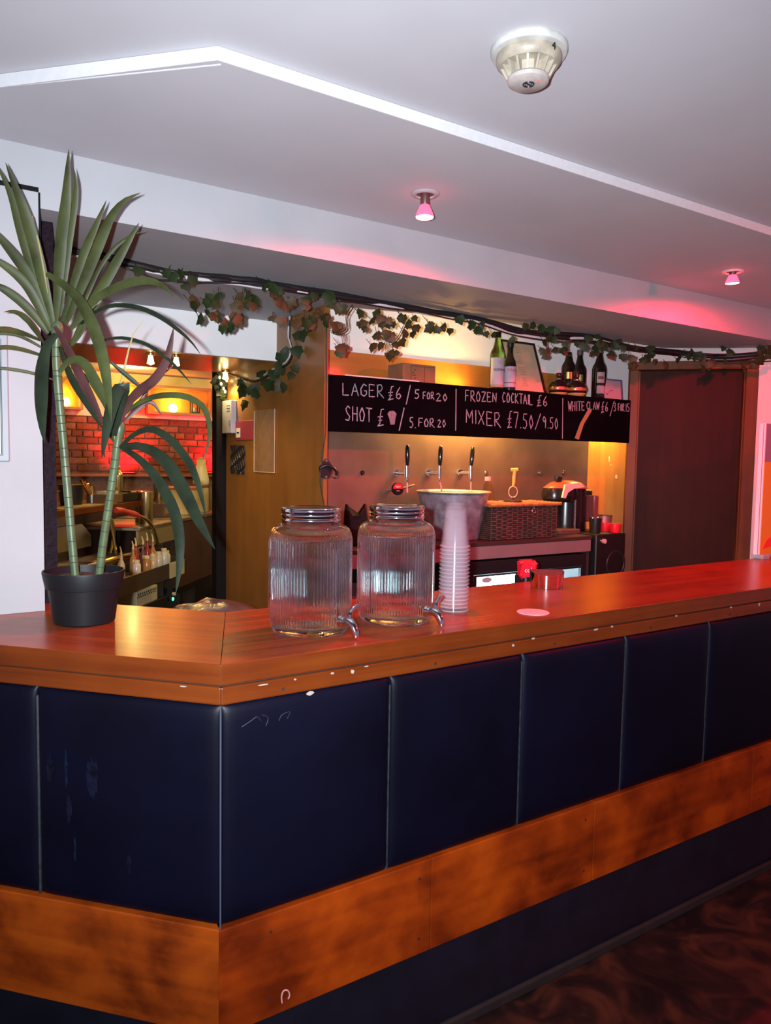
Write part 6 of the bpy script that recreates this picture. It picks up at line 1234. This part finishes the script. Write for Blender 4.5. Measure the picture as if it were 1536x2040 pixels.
t = bbx('black_caddy', 'black caddy with compartments on the back ledge under the shaker', 'caddy', -.33, -.06, .22, .40, ZL, ZL+.075, black_m, [('divider', box(-.20, -.19, .222, .398, ZL+.0755, ZL+.09), black_m), ('lime_tray', box(-.15, -.07, .23, .38, ZL+.0755, ZL+.085), M('straw_lime', (.5, .4, .15), .6))])
shaker(-.27, .30, ZL+.0755, 'steel cocktail shaker standing on the black caddy', 1.0)
# steel service run below
t = bthing('sink_unit', 'steel sink unit with splash panel under the back ledge', 'sink', (-1.0, .1, ZF))
obj('splash_panel', wx(box(-2.5, -.51, .56, .60, .55, 1.115)), steel2_m, t, smooth=None)
obj('bowl_back', wx(prismy([(-1.55, .84), (-.72, .84), (-.72, .93), (-.86, 1.03), (-1.42, 1.03), (-1.55, .95)], .30, .33)), M('sink_steel', (.52, .46, .36), .32, 1), t, smooth=None)
obj('front_rim', wx(tube(spline([(-1.9, -.1, .79), (-1.2, -.1, .80), (-.72, -.08, .80), (-.62, .0, .83), (-.45, .02, .83)], 24), .018, 8)), brass_m, t)
obj('drainer', wx(join(box(-2.5, -.55, -.08, .30, .755, .775), box(-1.3, -1.0, -.06, .12, .776, .80))), steel2_m, t, smooth=None)
obj('apron', wx(box(-2.5, -.55, -.08, -.065, .60, .7545)), M('apron_dark', (.06, .045, .03), .5), t, smooth=None)
# red handled soda gun with steel hose
t = bthing('soda_gun', 'red-handled soda gun with curved steel hose over the sink', 'soda gun', (-.72, .05, .85))
obj('handle', wx(tube(spline([(-.86, .02, 1.14), (-.74, .01, 1.125), (-.60, .0, 1.095), (-.50, .0, 1.07)], 14), [.02, .026, .027, .026, .024, .022, .022, .023, .024, .024, .023, .02, .018, .016], 12)), M('gun_red', (.62, .05, .04), .35), t)
obj('hose', wx(tube(spline([(-.50, .0, 1.07), (-.38, -.01, 1.03), (-.28, -.02, .95), (-.22, -.02, .86), (-.19, -.02, .80)], 22), .016, 10)), brass_m, t)
obj('holster', wx(rod((-.84, .03, .80), (-.92, .03, 1.08), .012, 8)), brass_m, t)
obj('tap_spout', wx(tube(spline([(-.80, .10, .80), (-.83, .05, .96), (-.90, .03, 1.06)], 10), .012, 8)), brass_m, t)
# steel worktop, leg, shelf
t = bthing('steel_table', 'worn steel table with shelf and legs beside the cabinet', 'table', (-.1, .2, ZF))
obj('worktop', wx(bbox(-.50, .28, .0, .60, .945, .975, .004)), steel2_m, t, smooth=None)
obj('upstand', wx(box(-.50, .28, .01, .03, .80, .944)), M('brassy_panel', (.55, .47, .26), .35, .8), t, smooth=None)
obj('leg', wx(box(-.06, -.02, .005, .045, ZF, .80)), M('dark_steel', (.10, .085, .07), .4, .7), t, smooth=None)
obj('leg', wx(box(.21, .25, .03, .07, ZF, .80)), M('dark_steel2', (.09, .08, .065), .4, .7), t, smooth=None)
obj('shelf', wx(box(-.9, -.02, .07, .5, .525, .54)), M('dark_shelf', (.07, .06, .05), .5, .5), t, smooth=None)
# bottle tray in front
t = bthing('bottle_tray', 'dark speed rail tray carrying small bottles behind the pot', 'tray', (-1.0, -.22, .62))
obj('tray', wx(join(box(-1.9, -.42, -.34, -.10, .66, .675), box(-1.9, -.42, -.35, -.34, .60, .72), box(-1.9, -.42, -.10, -.09, .66, .74), box(-.43, -.42, -.34, -.10, .66, .74))), M('tray_dark', (.05, .035, .025), .4), t, smooth=None)
obj('cream_end', wx(box(-.72, -.43, -.357, -.351, .60, .72)), M('cream_end', (.55, .46, .28), .6), t, smooth=None)
obj('mount', wx(box(-1.6, -.5, -.0895, -.081, .60, .68)), black_m, t, smooth=None)
tint = [('amber', (.42, .20, .05)), ('white', (.66, .62, .54)), ('cream', (.60, .54, .38)), ('red', (.30, .03, .03)), ('clear', (.55, .48, .30)), ('brown', (.14, .06, .03))]
tm = {k: M('bottle_%s' % k, v, .2) for k, v in tint}
pour_m = M('pourer_cream', (.80, .66, .36), .3)
bl = [(-1.22, -.20, 'clear', .17, 1), (-1.12, -.27, 'white', .12, 0), (-1.03, -.20, 'amber', .19, 1), (-.95, -.27, 'amber', .13, 0), (-.90, -.16, 'red', .20, 1), (-.84, -.27, 'clear', .13, 0), (-.80, -.17, 'brown', .20, 1), (-.74, -.27, 'cream', .135, 0), (-.70, -.16, 'red', .22, 1), (-.635, -.27, 'white', .15, 0), (-.60, -.16, 'amber', .20, 1), (-.54, -.25, 'cream', .12, 0)]
odr = ['first', 'second', 'third', 'fourth', 'fifth', 'sixth', 'seventh', 'eighth', 'ninth', 'tenth', 'eleventh', 'twelfth']
for i, (s, d, k, h, sp_) in enumerate(bl):
    z = .6755
    pr = [(0, 0), (.026, 0), (.027, .004), (.027, h*.55), (.022, h*.66), (.011, h*.80), (.011, h), (0, h)] if sp_ else [(0, 0), (.030, 0), (.031, .004), (.031, h*.72), (.024, h*.82), (.020, h*.86), (.020, h), (0, h)]
    parts = [('body', pr, tm[k])]
    if not sp_: parts.append(('screw_cap', [(.0205, h*.87), (.022, h*.87), (.022, h+.003), (0, h+.003)], pour_m))
    t = blathe('rail_bottle', '%s small bottle %s, %s from the left on the dark tray' % ({'clear': 'pale clear', 'white': 'white', 'amber': 'amber', 'red': 'dark red', 'brown': 'brown', 'cream': 'cream'}[k], 'with pouring spout' if sp_ else 'with screw cap', odr[i]), 'bottle', s, d, z, parts, 'bottles on the dark tray', 14)
    if sp_:
        o = Vector(W((s, d, z+h)))
        obj('pour_spout', tube(spline([o, o+Vector((0, 0, .03)), o+Vector((-.01, -.008, .062))], 8), [.008, .008, .007, .006, .0055, .005, .0045, .004], 8), pour_m, t)
bbx('plastic_crate', 'cream perforated plastic crate on the lower shelf behind the pot', 'crate', -.66, -.27, -.05, .30, .34, .47, M('cream_plastic', (.62, .54, .34), .5), [('holes', join(*[box(-.65+.036*i+(.012 if j % 2 else 0), -.632+.036*i+(.012 if j % 2 else 0), -.0515, -.0495, .415+.02*j, .428+.02*j) for i in range(10) for j in range(2)]), black_m), ('packets', join(*[box(-.60+.08*i, -.545+.08*i, .02, .12, .4705, .52+.01*(i % 2)) for i in range(4)]), black_m)])
bbx('crate_support', 'dark low bench under the cream plastic crate', 'bench', -.95, -.10, -.06, .42, ZF, .339, black_m)
blathe('gas_bottle', 'small brass-topped bottle below the tray beside the pot', 'bottle', -.98, .02, .20, [('body', [(0, 0), (.04, 0), (.042, .01), (.042, .16), (.03, .20), (0, .205)], brass_m), ('cap', [(0, .2055), (.02, .2055), (.02, .23), (0, .23)], black_m)])
bbx('low_stand', 'dark stand under the brass-topped bottle', 'stand', -1.10, -.96, -.05, .09, ZF, .199, black_m)
# brown cabinet (its end and front) with steel top
t = bthing('dark_cabinet', 'tall dark brown steel-topped cabinet in the back room', 'cabinet', (.85, .3, ZF))
obj('carcase', wx(bbox(.30, 1.46, .0, .60, .335, .955, .004)), WOOD('cabinet_brown', (.05, .020, .012), (.075, .030, .018), (.10, .04, .022), 2, .5, .4, .1, .5), t, smooth=None)
obj('steel_top', wx(bbox(.29, 1.48, -.012, .61, .956, .985, .003)), steel2_m, t, smooth=None)
obj('plinth', wx(box(.34, 1.42, .05, .55, ZF, .334)), black_m, t, smooth=None)
obj('vent_panel', wx(join(*[box(.55+.05*i, .575+.05*i, .046, .05, .05, .25) for i in range(6)])), M('vent_dark', (.03, .028, .024), .5), t, smooth=None)
ZCb = .9855
def tin(s, d, label):
    blathe('steel_tin', label, 'tin', s, d, .9755, [('tin_wall', [(0, 0), (.058, 0), (.060, .004), (.060, .275), (.056, .275), (.055, .006), (0, .006)], brass_m), ('rim', [(.0595, .268), (.064, .270), (.064, .279), (.0595, .279)], brass_m)], 'tall steel tins on the steel table')
tin(-.16, .10, 'tall shiny steel tin at the front of the steel table'); tin(.02, .22, 'tall shiny steel tin behind its twin on the steel table')
blathe('cream_tub', 'large cream tub on the dark cabinet behind the plant leaves', 'tub', .88, .22, ZCb, [('tub_wall', [(0, 0), (.155, 0), (.165, .01), (.180, .25), (.175, .25), (.16, .012), (0, .01)], M('cream_tub', (.70, .55, .28), .5)), ('lid', [(0, .251), (.186, .251), (.186, .272), (.17, .278), (0, .28)], M('reddish_lid', (.40, .14, .09), .4))])
shaker(.56, .30, ZCb+.1305, 'steel cocktail shaker on the brown box atop the cabinet', 1.15)
bbx('brown_box', 'brown box under the shaker on the dark cabinet', 'box', .42, .665, .20, .40, ZCb, ZCb+.13, M('brown_box2', (.13, .06, .035), .5), [('label', box(.46, .56, .197, .2005, ZCb+.03, ZCb+.09), brass_m)])
blathe('juicer', 'tall cream juice bottle on a glass jar at the cabinet right end', 'bottle', 1.30, .16, ZCb+.285, [('bottle_body', [(0, 0), (.075, 0), (.085, .015), (.082, .06), (.060, .16), (.045, .21), (.045, .265), (0, .27)], M('cream_bottle', (.72, .64, .38), .35)), ('stopper', [(0, .27), (.03, .27), (.028, .285), (0, .287)], M('green_cap', (.35, .36, .16), .4))])
o = bthing('glass_jar', 'stout glass jar under the cream bottle on the dark cabinet', 'jar', (1.30, .16, ZCb))
obj('jar_wall', lathe([(0, 0), (.075, 0), (.08, .01), (.08, .24), (.07, .262), (0, .262)], 24, W((1.30, .16, ZCb))), M('jar_glassy', (.46, .40, .24), .12), o)
obj('jar_lid', lathe([(0, .2625), (.084, .2625), (.086, .27), (.084, .2845), (0, .2845)], 24, W((1.30, .16, ZCb))), M('copper_lid', (.40, .18, .09), .35, .6), o)
# socket plates, low red and white shapes at the right edge, green pilot light
t = bthing('socket_plate', 'cream double socket plate low beside the black upright', 'socket', (1.50, .02, .20))
obj('plate', wx(bbox(1.44, 1.62, .0, .02, .14, .30, .003)), M('cream_socket', (.66, .58, .36), .5), t, smooth=None)
obj('outlets', wx(join(box(1.475, 1.51, -.003, .001, .20, .25), box(1.545, 1.58, -.003, .001, .20, .25))), black_m, t, smooth=None)
obj('wall_box', wx(box(1.46, 1.60, .0205, .45, ZF, .30)), black_m, t, smooth=None)
t = bthing('bottle_rack', 'stack of pale cartons seen between cabinet and black upright', 'cartons', (1.58, .2, .30))
for i in range(6): obj('carton', wx(bbox(1.49, 1.66, .05, .35, .3005+.1105*i, .405+.1105*i, .004)), M('carton_%d' % i, (.56-.03*(i % 3), .48, .30), .6), t, smooth=None)
gp = (2.0211,6.6687,0.2768)
t = thing('pilot_light', 'tiny green pilot light low on the dark cabinet base', 'indicator light', (gp[0], gp[1], gp[2]))
obj('bezel', lathe([(0, -.022), (.022, -.022), (.024, 0), (.022, .022), (0, .022)], 14, gp), black_m, t)
obj('lens', xf(lathe([(.016, 0), (.013, .008), (0, .013)], 14), Matrix.Translation(gp) @ Matrix.Rotation(BA, 4, 'Z') @ Matrix.Translation((0, -.024, 0)) @ Matrix.Rotation(pi/2, 4, 'X')), M('green_led', (.1, .9, .3), .3, emit=5, ec=(.05, 1, .35)), t)
obj('switch_knob', lathe([(0, -.012), (.02, -.008), (.02, .014), (0, .02)], 12, (gp[0]+.05, gp[1]+.05, gp[2]+.03)), M('cream_knob', (.66, .52, .40), .5), t)
obj('base_plate', box(gp[0]-.03, gp[0]+.10, gp[1]+.035, gp[1]+.10, ZF, gp[2]+.03), black_m, t, smooth=None)
